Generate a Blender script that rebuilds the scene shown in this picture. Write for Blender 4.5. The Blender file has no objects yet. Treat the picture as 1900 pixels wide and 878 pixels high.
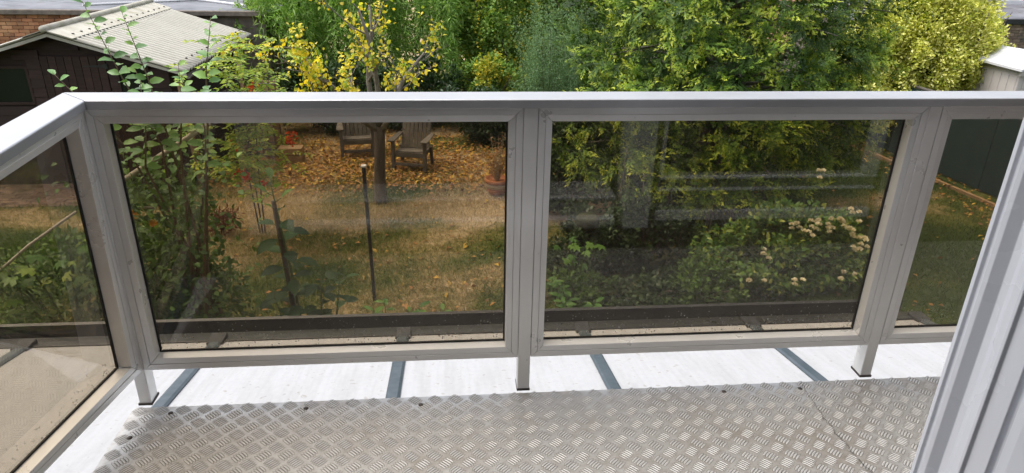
import bpy, bmesh, math, random
import numpy as np
from mathutils import Vector, Matrix

random.seed(7)
rng = np.random.default_rng(11)
S = bpy.context.scene
COL = S.collection
R_ = math.radians

# ------------------------------------------------------------------ camera
EYE = np.array([0.0, 0.0, 1.6])
RT = Vector((0.99597213, -0.08791355, 0.01762748))
UP = Vector((0.01970508, 0.40640045, 0.91348256))
FW = Vector((0.08747131, 0.90945581, -0.40649587))
cd = bpy.data.cameras.new('camera')
cam = bpy.data.objects.new('camera', cd)
COL.objects.link(cam)
m = Matrix((RT, UP, -FW)).transposed().to_4x4()
m.translation = Vector(EYE)
cam.matrix_world = m
cd.sensor_width = 36.0
cd.lens = 24.586
cd.clip_start = 0.02
cd.clip_end = 400.0
S.camera = cam

# ------------------------------------------------------------------ light
SUN_EL, SUN_AZ = R_(66), R_(286)      # azimuth clockwise from +Y
w = bpy.data.worlds.new('World'); S.world = w; w.use_nodes = True
nt = w.node_tree
sky = nt.nodes.new('ShaderNodeTexSky'); sky.sky_type = 'NISHITA'; sky.sun_disc = False
sky.sun_elevation = SUN_EL; sky.sun_rotation = SUN_AZ
sky.air_density = 1.0; sky.dust_density = 4.5; sky.ozone_density = 0.6
bg = nt.nodes['Background']; bg.inputs['Strength'].default_value = 0.15
hs = nt.nodes.new('ShaderNodeHueSaturation'); hs.inputs['Saturation'].default_value = .38      # overcast: a whiter sky
nt.links.new(sky.outputs['Color'], hs.inputs['Color']); nt.links.new(hs.outputs['Color'], bg.inputs['Color'])
sl = bpy.data.lights.new('sun', 'SUN'); sl.energy = 0.65; sl.angle = R_(50); sl.color = (1.0, 0.96, 0.9)
so = bpy.data.objects.new('sun', sl); COL.objects.link(so)
d = Vector((math.sin(SUN_AZ) * math.cos(SUN_EL), math.cos(SUN_AZ) * math.cos(SUN_EL), math.sin(SUN_EL)))
so.rotation_euler = d.to_track_quat('Z', 'Y').to_euler()
so.location = d * 40
S.view_settings.view_transform = 'Standard'
S.view_settings.look = 'None'
S.view_settings.gamma = 1.0
S.view_settings.use_curve_mapping = False
S.view_settings.exposure = 1.3
S.render.engine = 'CYCLES'
S.cycles.max_bounces = 10
S.cycles.transparent_max_bounces = 16

# ------------------------------------------------------------------ helpers
def tag(o, label=None, cat=None, group=None, kind=None):
    if label: o['label'] = label
    if cat: o['category'] = cat
    if group: o['group'] = group
    if kind: o['kind'] = kind
    return o

def empty(name, loc=(0, 0, 0), rz=0.0):
    o = bpy.data.objects.new(name, None); COL.objects.link(o)
    o.location = loc; o.rotation_euler = (0, 0, rz); o.empty_display_size = 0.1
    return o

def link(name, me, parent=None, mat=None):
    o = bpy.data.objects.new(name, me); COL.objects.link(o)
    if mat is not None and not me.materials: me.materials.append(mat)
    if parent is not None: o.parent = parent
    return o

def mesh_np(name, V, F, mat=None, smooth=False):
    """V (n,3); F list of (k,m) int arrays"""
    me = bpy.data.meshes.new(name)
    V = np.asarray(V, dtype=np.float32)
    if not isinstance(F, list): F = [F]
    F = [np.asarray(f, dtype=np.int32) for f in F if len(f)]
    loops = np.concatenate([f.ravel() for f in F])
    tot = np.concatenate([np.full(len(f), f.shape[1], dtype=np.int32) for f in F])
    st = np.concatenate([[0], np.cumsum(tot)[:-1]]).astype(np.int32)
    me.vertices.add(len(V)); me.vertices.foreach_set('co', V.ravel())
    me.loops.add(len(loops)); me.loops.foreach_set('vertex_index', loops)
    me.polygons.add(len(tot)); me.polygons.foreach_set('loop_start', st); me.polygons.foreach_set('loop_total', tot)
    if smooth: me.polygons.foreach_set('use_smooth', np.ones(len(tot), dtype=bool))
    me.update(calc_edges=True)
    if mat is not None: me.materials.append(mat)
    return me

class MB:
    def __init__(self): self.v = []; self.f = []
    def add(self, V, F):
        n = len(self.v); self.v += [tuple(map(float, p)) for p in V]; self.f += [tuple(i + n for i in q) for q in F]; return self
    def box(self, x0, x1, y0, y1, z0, z1):
        V = [(x0, y0, z0), (x1, y0, z0), (x1, y1, z0), (x0, y1, z0), (x0, y0, z1), (x1, y0, z1), (x1, y1, z1), (x0, y1, z1)]
        F = [(0, 3, 2, 1), (4, 5, 6, 7), (0, 1, 5, 4), (1, 2, 6, 5), (2, 3, 7, 6), (3, 0, 4, 7)]
        return self.add(V, F)
    def prism(self, poly, axis, a, b):
        """extrude a 2D polygon (list of (p,q)) along axis 'x'/'y'/'z'"""
        def P(p, q, t): return (t, p, q) if axis == 'x' else ((p, t, q) if axis == 'y' else (p, q, t))
        n = len(poly)
        V = [P(p, q, a) for p, q in poly] + [P(p, q, b) for p, q in poly]
        F = [tuple(range(n))[::-1], tuple(range(n, 2 * n))] + [(i, (i + 1) % n, n + (i + 1) % n, n + i) for i in range(n)]
        return self.add(V, F)
    def tube(self, pts, rads, n=6, cap=True):
        pts = [Vector(p) for p in pts]; base = len(self.v); 
        ref = Vector((0.3, 0.2, 1)).normalized()
        for i, p in enumerate(pts):
            t = (pts[min(i + 1, len(pts) - 1)] - pts[max(i - 1, 0)]).normalized()
            u = t.cross(ref)
            if u.length < 1e-3: u = t.cross(Vector((1, 0, 0)))
            u.normalize(); v = t.cross(u)
            r = rads[i] if hasattr(rads, '__len__') else rads
            for k in range(n):
                a = 2 * math.pi * k / n
                q = p + u * (r * math.cos(a)) + v * (r * math.sin(a)); self.v.append((q.x, q.y, q.z))
        for i in range(len(pts) - 1):
            for k in range(n):
                a = base + i * n + k; b = base + i * n + (k + 1) % n
                self.f.append((a, b, b + n, a + n))
        if cap:
            self.f.append(tuple(base + k for k in range(n))[::-1]); self.f.append(tuple(base + (len(pts) - 1) * n + k for k in range(n)))
        return self
    def lathe(self, prof, n=20, c=(0, 0, 0)):
        base = len(self.v)
        for r, z in prof:
            for k in range(n):
                a = 2 * math.pi * k / n; self.v.append((c[0] + r * math.cos(a), c[1] + r * math.sin(a), c[2] + z))
        for i in range(len(prof) - 1):
            for k in range(n):
                a = base + i * n + k; b = base + i * n + (k + 1) % n
                self.f.append((a, b, b + n, a + n))
        self.f.append(tuple(base + k for k in range(n))[::-1]); self.f.append(tuple(base + (len(prof) - 1) * n + k for k in range(n)))
        return self
    def build(self, name, mat, parent=None, bevel=0.0, smooth=False):
        me = bpy.data.meshes.new(name); me.from_pydata(self.v, [], self.f); me.materials.append(mat)
        bm = bmesh.new(); bm.from_mesh(me)
        bmesh.ops.recalc_face_normals(bm, faces=bm.faces[:])
        if bevel > 0:
            bmesh.ops.bevel(bm, geom=bm.edges[:], offset=bevel, segments=1, affect='EDGES', clamp_overlap=True)
        if smooth:
            for f in bm.faces: f.smooth = True
        bm.to_mesh(me); bm.free()
        return link(name, me, parent)

# ------------------------------------------------------------------ materials
def nodes(name):
    mt = bpy.data.materials.new(name); mt.use_nodes = True
    t = mt.node_tree; t.nodes.clear()
    out = t.nodes.new('ShaderNodeOutputMaterial')
    def N(typ, **kw):
        n = t.nodes.new(typ)
        for k, v in kw.items():
            if k.startswith('i_'): n.inputs[k[2:].replace('_', ' ')].default_value = v
            else: setattr(n, k, v)
        return n
    return mt, t, out, N, t.links.new

def ramp(N, stops):
    r = N('ShaderNodeValToRGB'); e = r.color_ramp.elements
    while len(e) > 1: e.remove(e[-1])
    e[0].position, e[0].color = stops[0][0], (*stops[0][1], 1) if len(stops[0][1]) == 3 else stops[0][1]
    for p, c in stops[1:]:
        x = e.new(p); x.color = (*c, 1)
    return r

def g(v): return (v, v, v)

def mat_surface(name, stops, scale=4.0, rough=(0.6, 0.8), bump=0.0, bscale=60.0, metal=0.0, spec=0.4, stretch=(1, 1, 1), detail=6.0, isl=0.0, dirt=None):
    """noise-coloured surface; stretch scales the coordinates; isl = per-piece brightness variation"""
    mt, t, out, N, L = nodes(name)
    geo = N('ShaderNodeNewGeometry')
    mp = N('ShaderNodeMapping'); mp.inputs['Scale'].default_value = stretch
    L(geo.outputs['Position'], mp.inputs['Vector'])
    nz = N('ShaderNodeTexNoise', i_Scale=scale, i_Detail=detail, i_Roughness=0.6); L(mp.outputs[0], nz.inputs['Vector'])
    rp = ramp(N, stops); L(nz.outputs['Fac'], rp.inputs[0])
    col = rp.outputs[0]
    if isl > 0:
        oi = N('ShaderNodeObjectInfo'); ad = N('ShaderNodeMath', operation='ADD'); L(geo.outputs['Random Per Island'], ad.inputs[0]); L(oi.outputs['Random'], ad.inputs[1])
        fr = N('ShaderNodeMath', operation='FRACT'); L(ad.outputs[0], fr.inputs[0])
        mr = N('ShaderNodeMapRange'); mr.inputs['To Min'].default_value = 1 - isl; mr.inputs['To Max'].default_value = 1 + isl; L(fr.outputs[0], mr.inputs['Value'])
        mx = N('ShaderNodeVectorMath', operation='SCALE'); L(col, mx.inputs[0]); L(mr.outputs[0], mx.inputs['Scale']); col = mx.outputs[0]
    if dirt:
        n2 = N('ShaderNodeTexNoise', i_Scale=dirt[0], i_Detail=8.0, i_Roughness=0.7); L(geo.outputs['Position'], n2.inputs['Vector'])
        r2 = ramp(N, [(dirt[1], g(0)), (dirt[2], g(1))]); L(n2.outputs['Fac'], r2.inputs[0])
        mm = N('ShaderNodeMixRGB'); L(r2.outputs[0], mm.inputs['Fac']); L(col, mm.inputs[1]); mm.inputs[2].default_value = (*dirt[3], 1); col = mm.outputs[0]
    b = N('ShaderNodeBsdfPrincipled', i_Metallic=metal); L(col, b.inputs['Base Color'])
    b.inputs['Specular IOR Level'].default_value = spec
    n3 = N('ShaderNodeTexNoise', i_Scale=scale * 3, i_Detail=5.0); L(mp.outputs[0], n3.inputs['Vector'])
    mr = N('ShaderNodeMapRange'); mr.inputs['From Min'].default_value = .3; mr.inputs['From Max'].default_value = .7
    mr.inputs['To Min'].default_value = rough[0]; mr.inputs['To Max'].default_value = rough[1]
    L(n3.outputs['Fac'], mr.inputs['Value']); L(mr.outputs[0], b.inputs['Roughness'])
    if bump > 0:
        nb = N('ShaderNodeTexNoise', i_Scale=bscale, i_Detail=6.0); L(mp.outputs[0], nb.inputs['Vector'])
        bp = N('ShaderNodeBump', i_Strength=1.0, i_Distance=bump); L(nb.outputs['Fac'], bp.inputs['Height']); L(bp.outputs[0], b.inputs['Normal'])
    L(b.outputs[0], out.inputs[0])
    return mt

def mat_leaf(name, cols, trans=0.35, rough=0.5, spec=0.3, attr=None):
    """leaf colours picked per leaf; attr = name of a point attribute that picks the colour along a frond instead"""
    mt, t, out, N, L = nodes(name)
    geo = N('ShaderNodeNewGeometry'); oi = N('ShaderNodeObjectInfo')
    if attr:
        at = N('ShaderNodeAttribute', attribute_name=attr); f = at.outputs['Fac']
    else:
        ad = N('ShaderNodeMath', operation='ADD'); L(geo.outputs['Random Per Island'], ad.inputs[0]); L(oi.outputs['Random'], ad.inputs[1])
        fr = N('ShaderNodeMath', operation='FRACT'); L(ad.outputs[0], fr.inputs[0]); f = fr.outputs[0]
    n = len(cols); rp = ramp(N, [(i / max(1, n - 1), c) for i, c in enumerate(cols)]); L(f, rp.inputs[0])
    nz = N('ShaderNodeTexNoise', i_Scale=1.7, i_Detail=3.0); L(geo.outputs['Position'], nz.inputs['Vector'])
    mr = N('ShaderNodeMapRange'); mr.inputs['From Min'].default_value = .3; mr.inputs['From Max'].default_value = .7; mr.inputs['To Min'].default_value = .78; mr.inputs['To Max'].default_value = 1.22
    L(nz.outputs['Fac'], mr.inputs['Value'])
    sc = N('ShaderNodeVectorMath', operation='SCALE'); L(rp.outputs[0], sc.inputs[0]); L(mr.outputs[0], sc.inputs['Scale'])
    b = N('ShaderNodeBsdfPrincipled', i_Roughness=rough); b.inputs['Specular IOR Level'].default_value = spec; L(sc.outputs[0], b.inputs['Base Color'])
    tr = N('ShaderNodeBsdfTranslucent'); 
    s2 = N('ShaderNodeVectorMath', operation='MULTIPLY'); L(sc.outputs[0], s2.inputs[0]); s2.inputs[1].default_value = (1.25, 1.2, 0.6); L(s2.outputs[0], tr.inputs['Color'])
    mx = N('ShaderNodeMixShader'); mx.inputs[0].default_value = trans; L(b.outputs[0], mx.inputs[1]); L(tr.outputs[0], mx.inputs[2])
    L(mx.outputs[0], out.inputs[0])
    return mt

M = {}
M['alu'] = mat_surface('weathered_aluminium', [(.3, (.70, .69, .675)), (.55, (.75, .745, .735)), (.75, (.79, .79, .785))], scale=4, rough=(.26, .38), metal=.4, dirt=(31, .66, .84, (.36, .33, .29)))
M['alu_top'] = mat_surface('handrail_aluminium', [(.3, (.38, .385, .40)), (.7, (.44, .445, .46))], scale=4, rough=(.34, .45), metal=.55, dirt=(55, .68, .8, (.45, .44, .42)))
M['gasket'] = mat_surface('black_rubber', [(.3, (.012, .011, .01)), (.7, (.03, .028, .026))], scale=30, rough=(.6, .8))
M['upvc'] = mat_surface('white_upvc', [(.3, (.58, .60, .65)), (.7, (.60, .62, .67))], scale=1.5, rough=(.24, .30), spec=.5)
M['frame_grey'] = mat_surface('grey_frame', [(.3, (.46, .465, .47)), (.7, (.50, .505, .51))], scale=2, rough=(.3, .4), spec=.4)
M['frame_shaded'] = mat_surface('shaded_white_frame', [(.3, (.19, .195, .20)), (.7, (.22, .225, .23))], scale=2, rough=(.3, .4), spec=.4)  # white frame's dimmer upright faces, their shade put into the colour
M['dark_seal'] = mat_surface('grey_seal', [(.3, (.05, .05, .055)), (.7, (.09, .09, .1))], scale=20, rough=(.5, .7))
M['anthracite'] = mat_surface('anthracite_aluminium', [(.3, (.035, .05, .062)), (.7, (.055, .072, .088))], scale=8, rough=(.3, .5), spec=.5, dirt=(30, .62, .8, (.13, .14, .14)))
M['gutter'] = mat_surface('black_gutter', [(.3, (.010, .011, .013)), (.7, (.022, .024, .028))], scale=6, rough=(.25, .5), spec=.5, dirt=(18, .62, .8, (.06, .058, .055)))
M['screw'] = mat_surface('rusty_screw', [(.3, (.03, .027, .025)), (.7, (.09, .07, .06))], scale=50, rough=(.5, .7), metal=.4)
M['wood_dark'] = mat_surface('dark_brown_stained_boards', [(.3, (.023, .0135, .011)), (.7, (.048, .026, .021))], scale=5, rough=(.55, .75), bump=.001, bscale=30, stretch=(.6, .6, 7), isl=.25, spec=.3)
M['wood_grey'] = mat_surface('weathered_grey_wood', [(.3, (.085, .076, .066)), (.7, (.15, .135, .115))], scale=8, rough=(.7, .9), bump=.001, bscale=40, isl=.18, spec=.2)
M['wood_tan'] = mat_surface('tan_boards', [(.3, (.22, .14, .075)), (.7, (.34, .23, .13))], scale=8, rough=(.7, .9), stretch=(1, 1, 5), isl=.15, spec=.2)
M['pole_wood'] = mat_surface('pale_wood_pole', [(.3, (.36, .31, .24)), (.7, (.52, .47, .38))], scale=10, rough=(.7, .9), spec=.2)
M['bark'] = mat_surface('grey_brown_bark', [(.3, (.055, .043, .034)), (.7, (.15, .125, .10))], scale=14, rough=(.8, .95), bump=.008, bscale=26, stretch=(1, 1, .25), spec=.2)
M['bark_pale'] = mat_surface('lichen_bark', [(.3, (.11, .09, .075)), (.6, (.22, .20, .17)), (.8, (.30, .30, .24))], scale=12, rough=(.8, .95), bump=.004, bscale=40, spec=.2)
M['stem_green'] = mat_surface('green_stem', [(.3, (.06, .09, .03)), (.7, (.10, .14, .05))], scale=12, rough=(.5, .7))
M['stem_red'] = mat_surface('reddish_twig', [(.3, (.10, .07, .045)), (.7, (.17, .115, .07))], scale=12, rough=(.5, .7))
M['cement'] = mat_surface('aged_fibre_cement', [(.3, (.29, .275, .225)), (.5, (.39, .375, .32)), (.75, (.46, .445, .39))], scale=3, rough=(.75, .9), bump=.002, bscale=60, stretch=(.5, 1.6, 1), spec=.25, dirt=(5, .52, .75, (.27, .25, .17)))
M['brick'] = mat_surface('orange_stock_brick', [(.3, (.28, .13, .075)), (.5, (.44, .20, .105)), (.72, (.50, .28, .15))], scale=3.0, rough=(.8, .95), bump=.003, bscale=60, isl=.35, spec=.2, dirt=(2.2, .52, .74, (.14, .11, .09)))
M['brick_dull'] = mat_surface('dull_brown_brick', [(.3, (.14, .10, .08)), (.5, (.22, .16, .12)), (.72, (.28, .22, .17))], scale=3.0, rough=(.8, .95), bump=.003, bscale=60, isl=.3, spec=.2, dirt=(2.5, .5, .7, (.09, .085, .08)))
M['house_brick'] = mat_surface('dark_house_brick', [(.3, (.085, .065, .054)), (.7, (.14, .105, .085))], scale=3.0, rough=(.85, .95), spec=.15)
M['brick_pink'] = mat_surface('pink_brick', [(.3, (.36, .17, .13)), (.7, (.48, .25, .19))], scale=3.0, rough=(.8, .95), isl=.2, spec=.2)
M['mortar'] = mat_surface('dirty_mortar', [(.3, (.12, .10, .085)), (.7, (.22, .19, .16))], scale=9, rough=(.85, .95), spec=.15)
M['felt'] = mat_surface('grey_roof_felt', [(.35, (.085, .09, .105)), (.5, (.15, .155, .175)), (.7, (.19, .195, .215))], scale=1.1, rough=(.6, .9), spec=.3, dirt=(.55, .56, .64, (.035, .033, .03)))
M['paver'] = mat_surface('brown_paver', [(.3, (.10, .065, .048)), (.7, (.20, .14, .105))], scale=5, rough=(.8, .95), isl=.3, spec=.2)
M['terracotta'] = mat_surface('terracotta', [(.3, (.32, .12, .055)), (.7, (.42, .18, .09))], scale=14, rough=(.7, .9), spec=.25)
M['terracotta_pale'] = mat_surface('limed_terracotta', [(.3, (.36, .27, .18)), (.7, (.46, .37, .27))], scale=20, rough=(.8, .9), spec=.2)
M['black_metal'] = mat_surface('black_painted_steel', [(.3, (.012, .013, .015)), (.7, (.03, .032, .036))], scale=12, rough=(.3, .5), spec=.5, dirt=(40, .62, .8, (.10, .10, .095)))
M['mesh_green'] = mat_surface('dark_green_screen', [(.3, (.011, .030, .034)), (.7, (.020, .048, .052))], scale=5, rough=(.7, .9), bump=.002, bscale=120, spec=.25)
M['stone'] = mat_surface('pale_stone', [(.3, (.34, .30, .25)), (.7, (.52, .48, .42))], scale=12, rough=(.8, .95), bump=.004, bscale=40, spec=.2)
M['moss'] = mat_surface('mossy_stone', [(.3, (.018, .020, .008)), (.7, (.045, .05, .018))], scale=16, rough=(.85, .95), bump=.006, bscale=60, spec=.15)
M['shed_white'] = mat_surface('off_white_cladding', [(.3, (.48, .44, .41)), (.7, (.56, .52, .49))], scale=3, rough=(.6, .8), spec=.3, stretch=(1, 1, .4))
M['shed_roof'] = mat_surface('pale_grey_roof', [(.3, (.58, .58, .60)), (.7, (.68, .68, .70))], scale=3, rough=(.6, .8), spec=.3)
M['glass_dark'] = mat_surface('dark_window_glass', [(.3, (.006, .007, .0075)), (.7, (.011, .013, .0135))], scale=2, rough=(.04, .08), spec=.5)
M['room'] = mat_surface('room_plaster', [(.3, (.66, .64, .60)), (.7, (.70, .68, .64))], scale=2, rough=(.8, .9))
M['carpet'] = mat_surface('room_carpet', [(.3, (.10, .085, .075)), (.7, (.15, .13, .115))], scale=60, rough=(.9, 1.0))
M['net'] = mat_surface('black_netting', [(.3, (.014, .015, .018)), (.7, (.03, .032, .036))], scale=30, rough=(.7, .9), spec=.2)
M['yellow_petal'] = mat_leaf('yellow_petal', [(.75, .42, .02), (.80, .30, .01)], trans=.3)
M['red_petal'] = mat_leaf('red_orange_petal', [(.62, .05, .015), (.72, .12, .02), (.5, .03, .02)], trans=.3)
M['white_petal'] = mat_leaf('cream_rose_petal', [(.84, .80, .66), (.88, .86, .78), (.70, .60, .44)], trans=.25)

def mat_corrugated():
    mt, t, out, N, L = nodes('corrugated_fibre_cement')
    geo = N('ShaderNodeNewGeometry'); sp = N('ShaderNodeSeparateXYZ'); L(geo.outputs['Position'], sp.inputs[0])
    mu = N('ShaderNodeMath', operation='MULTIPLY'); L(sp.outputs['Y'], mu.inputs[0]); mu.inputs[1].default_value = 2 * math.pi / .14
    sn = N('ShaderNodeMath', operation='SINE'); L(mu.outputs[0], sn.inputs[0])  # wave darkens the troughs: shade between corrugations put into the colour
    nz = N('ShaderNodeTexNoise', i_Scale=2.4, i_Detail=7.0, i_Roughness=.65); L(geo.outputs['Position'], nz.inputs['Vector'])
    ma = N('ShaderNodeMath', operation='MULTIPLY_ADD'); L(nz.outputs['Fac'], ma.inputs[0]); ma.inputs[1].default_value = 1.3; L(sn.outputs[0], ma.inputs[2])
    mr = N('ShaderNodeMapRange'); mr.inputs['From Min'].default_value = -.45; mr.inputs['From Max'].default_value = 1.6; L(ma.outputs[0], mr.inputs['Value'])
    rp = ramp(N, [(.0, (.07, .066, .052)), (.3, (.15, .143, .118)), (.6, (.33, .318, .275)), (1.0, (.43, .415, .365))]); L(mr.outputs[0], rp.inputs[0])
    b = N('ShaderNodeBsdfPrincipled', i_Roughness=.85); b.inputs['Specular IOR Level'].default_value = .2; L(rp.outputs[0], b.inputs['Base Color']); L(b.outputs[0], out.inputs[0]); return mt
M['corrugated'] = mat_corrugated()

def mat_tread():
    mt, t, out, N, L = nodes('chequer_plate_aluminium')
    geo = N('ShaderNodeNewGeometry')
    n1 = N('ShaderNodeTexNoise', i_Scale=2.6, i_Detail=7.0, i_Roughness=.65); L(geo.outputs['Position'], n1.inputs['Vector'])
    n2 = N('ShaderNodeTexNoise', i_Scale=38.0, i_Detail=6.0, i_Roughness=.7); L(geo.outputs['Position'], n2.inputs['Vector'])
    r1 = ramp(N, [(.36, (.45, .452, .452)), (.50, (.405, .40, .39)), (.64, (.325, .30, .27))]); L(n1.outputs['Fac'], r1.inputs[0])
    r2 = ramp(N, [(.35, (.72, .70, .67)), (.6, (1.0, 1.0, 1.0))]); L(n2.outputs['Fac'], r2.inputs[0])
    mm = N('ShaderNodeMixRGB', blend_type='MULTIPLY'); mm.inputs[0].default_value = .8; L(r1.outputs[0], mm.inputs[1]); L(r2.outputs[0], mm.inputs[2])
    b = N('ShaderNodeBsdfPrincipled', i_Metallic=.6); L(mm.outputs[0], b.inputs['Base Color'])
    mr = N('ShaderNodeMapRange'); mr.inputs['From Min'].default_value = .3; mr.inputs['From Max'].default_value = .7; mr.inputs['To Min'].default_value = .40; mr.inputs['To Max'].default_value = .56
    L(n1.outputs['Fac'], mr.inputs['Value']); L(mr.outputs[0], b.inputs['Roughness'])
    nb = N('ShaderNodeTexNoise', i_Scale=14.0, i_Detail=3.0); L(geo.outputs['Position'], nb.inputs['Vector'])
    bp = N('ShaderNodeBump', i_Strength=1.0, i_Distance=.0012); L(nb.outputs['Fac'], bp.inputs['Height']); L(bp.outputs[0], b.inputs['Normal'])
    L(b.outputs[0], out.inputs[0]); return mt
M['tread'] = mat_tread()
M['tread_bar'] = mat_surface('grimy_raised_aluminium', [(.3, (.36, .355, .345)), (.7, (.46, .455, .445))], scale=30, rough=(.55, .68), metal=.32)
M['tread_outline'] = mat_surface('dark_tread_outline', [(.3, (.12, .113, .10)), (.7, (.22, .205, .185))], scale=25, rough=(.6, .8), metal=.2)  # dark outline round each raised bar

def mat_glass():
    """thin bronze-tinted pane: tinted straight-through light, Fresnel reflection, a film of dust and dried specks"""
    mt, t, out, N, L = nodes('bronze_tinted_glass')
    geo = N('ShaderNodeNewGeometry')
    tr = N('ShaderNodeBsdfTransparent'); tr.inputs['Color'].default_value = (.75, .69, .595, 1)   # two faces: squared
    gl = N('ShaderNodeBsdfGlossy', i_Roughness=.0); gl.inputs['Color'].default_value = (1, 1, 1, 1)
    fr = N('ShaderNodeFresnel')
    io = N('ShaderNodeMapRange'); io.inputs['To Min'].default_value = 1.5; io.inputs['To Max'].default_value = 1 / 1.5; L(geo.outputs['Backfacing'], io.inputs['Value']); L(io.outputs[0], fr.inputs['IOR'])
    mx = N('ShaderNodeMixShader'); L(fr.outputs[0], mx.inputs[0]); L(tr.outputs[0], mx.inputs[1]); L(gl.outputs[0], mx.inputs[2])
    df = N('ShaderNodeBsdfDiffuse'); df.inputs['Color'].default_value = (.52, .50, .46, 1)
    n1 = N('ShaderNodeTexNoise', i_Scale=2.2, i_Detail=5.0, i_Roughness=.6); L(geo.outputs['Position'], n1.inputs['Vector'])
    mp = N('ShaderNodeMapping'); mp.inputs['Scale'].default_value = (24, 24, 1.2); L(geo.outputs['Position'], mp.inputs['Vector'])
    n2 = N('ShaderNodeTexNoise', i_Scale=1.6, i_Detail=4.0); L(mp.outputs[0], n2.inputs['Vector'])
    r1 = ramp(N, [(.40, g(0)), (.75, g(.030))]); L(n1.outputs['Fac'], r1.inputs[0])
    r2 = ramp(N, [(.48, g(0)), (.8, g(.034))]); L(n2.outputs['Fac'], r2.inputs[0])
    ad = N('ShaderNodeMath', operation='ADD'); L(r1.outputs[0], ad.inputs[0]); L(r2.outputs[0], ad.inputs[1])
    a0 = N('ShaderNodeMath', operation='ADD'); L(ad.outputs[0], a0.inputs[0]); a0.inputs[1].default_value = .012
    # dried specks: denser near the bottom rail
    vo = N('ShaderNodeTexVoronoi', i_Scale=85.0, i_Randomness=1.0); L(geo.outputs['Position'], vo.inputs['Vector'])
    n3 = N('ShaderNodeTexNoise', i_Scale=9.0, i_Detail=4.0); L(geo.outputs['Position'], n3.inputs['Vector'])
    sp = N('ShaderNodeSeparateXYZ'); L(geo.outputs['Position'], sp.inputs[0])
    hz = N('ShaderNodeMapRange'); hz.inputs['From Min'].default_value = .22; hz.inputs['From Max'].default_value = .33; hz.inputs['To Min'].default_value = .62; hz.inputs['To Max'].default_value = .12; L(sp.outputs['Z'], hz.inputs['Value'])
    th = N('ShaderNodeMath', operation='MULTIPLY'); L(hz.outputs[0], th.inputs[0]); L(n3.outputs['Fac'], th.inputs[1])
    lt = N('ShaderNodeMath', operation='LESS_THAN'); L(vo.outputs['Distance'], lt.inputs[0]); L(th.outputs[0], lt.inputs[1])
    vs = N('ShaderNodeSeparateColor'); L(vo.outputs['Color'], vs.inputs[0])
    pk = N('ShaderNodeMath', operation='GREATER_THAN'); L(vs.outputs[0], pk.inputs[0]); pk.inputs[1].default_value = .78
    an = N('ShaderNodeMath', operation='MULTIPLY'); L(lt.outputs[0], an.inputs[0]); L(pk.outputs[0], an.inputs[1])
    am = N('ShaderNodeMath', operation='MULTIPLY_ADD', use_clamp=True); L(an.outputs[0], am.inputs[0]); am.inputs[1].default_value = .55; L(a0.outputs[0], am.inputs[2])
    m2 = N('ShaderNodeMixShader'); L(am.outputs[0], m2.inputs[0]); L(mx.outputs[0], m2.inputs[1]); L(df.outputs[0], m2.inputs[2])
    L(m2.outputs[0], out.inputs[0]); return mt
M['glass'] = mat_glass()

def mat_poly():
    mt, t, out, N, L = nodes('opal_multiwall_polycarbonate')
    geo = N('ShaderNodeNewGeometry')
    wv = N('ShaderNodeTexWave', wave_type='BANDS', bands_direction='X', i_Scale=8.0, i_Distortion=0.0); L(geo.outputs['Position'], wv.inputs['Vector'])
    n1 = N('ShaderNodeTexNoise', i_Scale=30.0, i_Detail=6.0); L(geo.outputs['Position'], n1.inputs['Vector'])
    r1 = ramp(N, [(.3, (.345, .35, .362)), (.62, (.37, .375, .387)), (.70, (.29, .28, .265))]); L(n1.outputs['Fac'], r1.inputs[0])
    r2 = ramp(N, [(0.0, (.975, .975, .975)), (.5, g(1.0))]); L(wv.outputs['Fac'], r2.inputs[0])
    mm = N('ShaderNodeMixRGB', blend_type='MULTIPLY'); mm.inputs[0].default_value = 1.0; L(r1.outputs[0], mm.inputs[1]); L(r2.outputs[0], mm.inputs[2])
    ms = N('ShaderNodeMapping'); ms.inputs['Scale'].default_value = (9, 1.2, 1); L(geo.outputs['Position'], ms.inputs['Vector'])
    n4 = N('ShaderNodeTexNoise', i_Scale=1.6, i_Detail=6.0, i_Roughness=.65); L(ms.outputs[0], n4.inputs['Vector'])
    r4 = ramp(N, [(.36, (.90, .895, .885)), (.56, g(1.0))]); L(n4.outputs['Fac'], r4.inputs[0])
    m4 = N('ShaderNodeMixRGB', blend_type='MULTIPLY'); m4.inputs[0].default_value = 1.0; L(mm.outputs[0], m4.inputs[1]); L(r4.outputs[0], m4.inputs[2]); mm = m4
    b = N('ShaderNodeBsdfPrincipled', i_Roughness=.55); b.inputs['Specular IOR Level'].default_value = .3; L(mm.outputs[0], b.inputs['Base Color'])
    bp = N('ShaderNodeBump', i_Strength=.15, i_Distance=.0008); L(wv.outputs['Fac'], bp.inputs['Height']); L(bp.outputs[0], b.inputs['Normal'])
    L(b.outputs[0], out.inputs[0]); return mt
M['poly'] = mat_poly()

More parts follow.
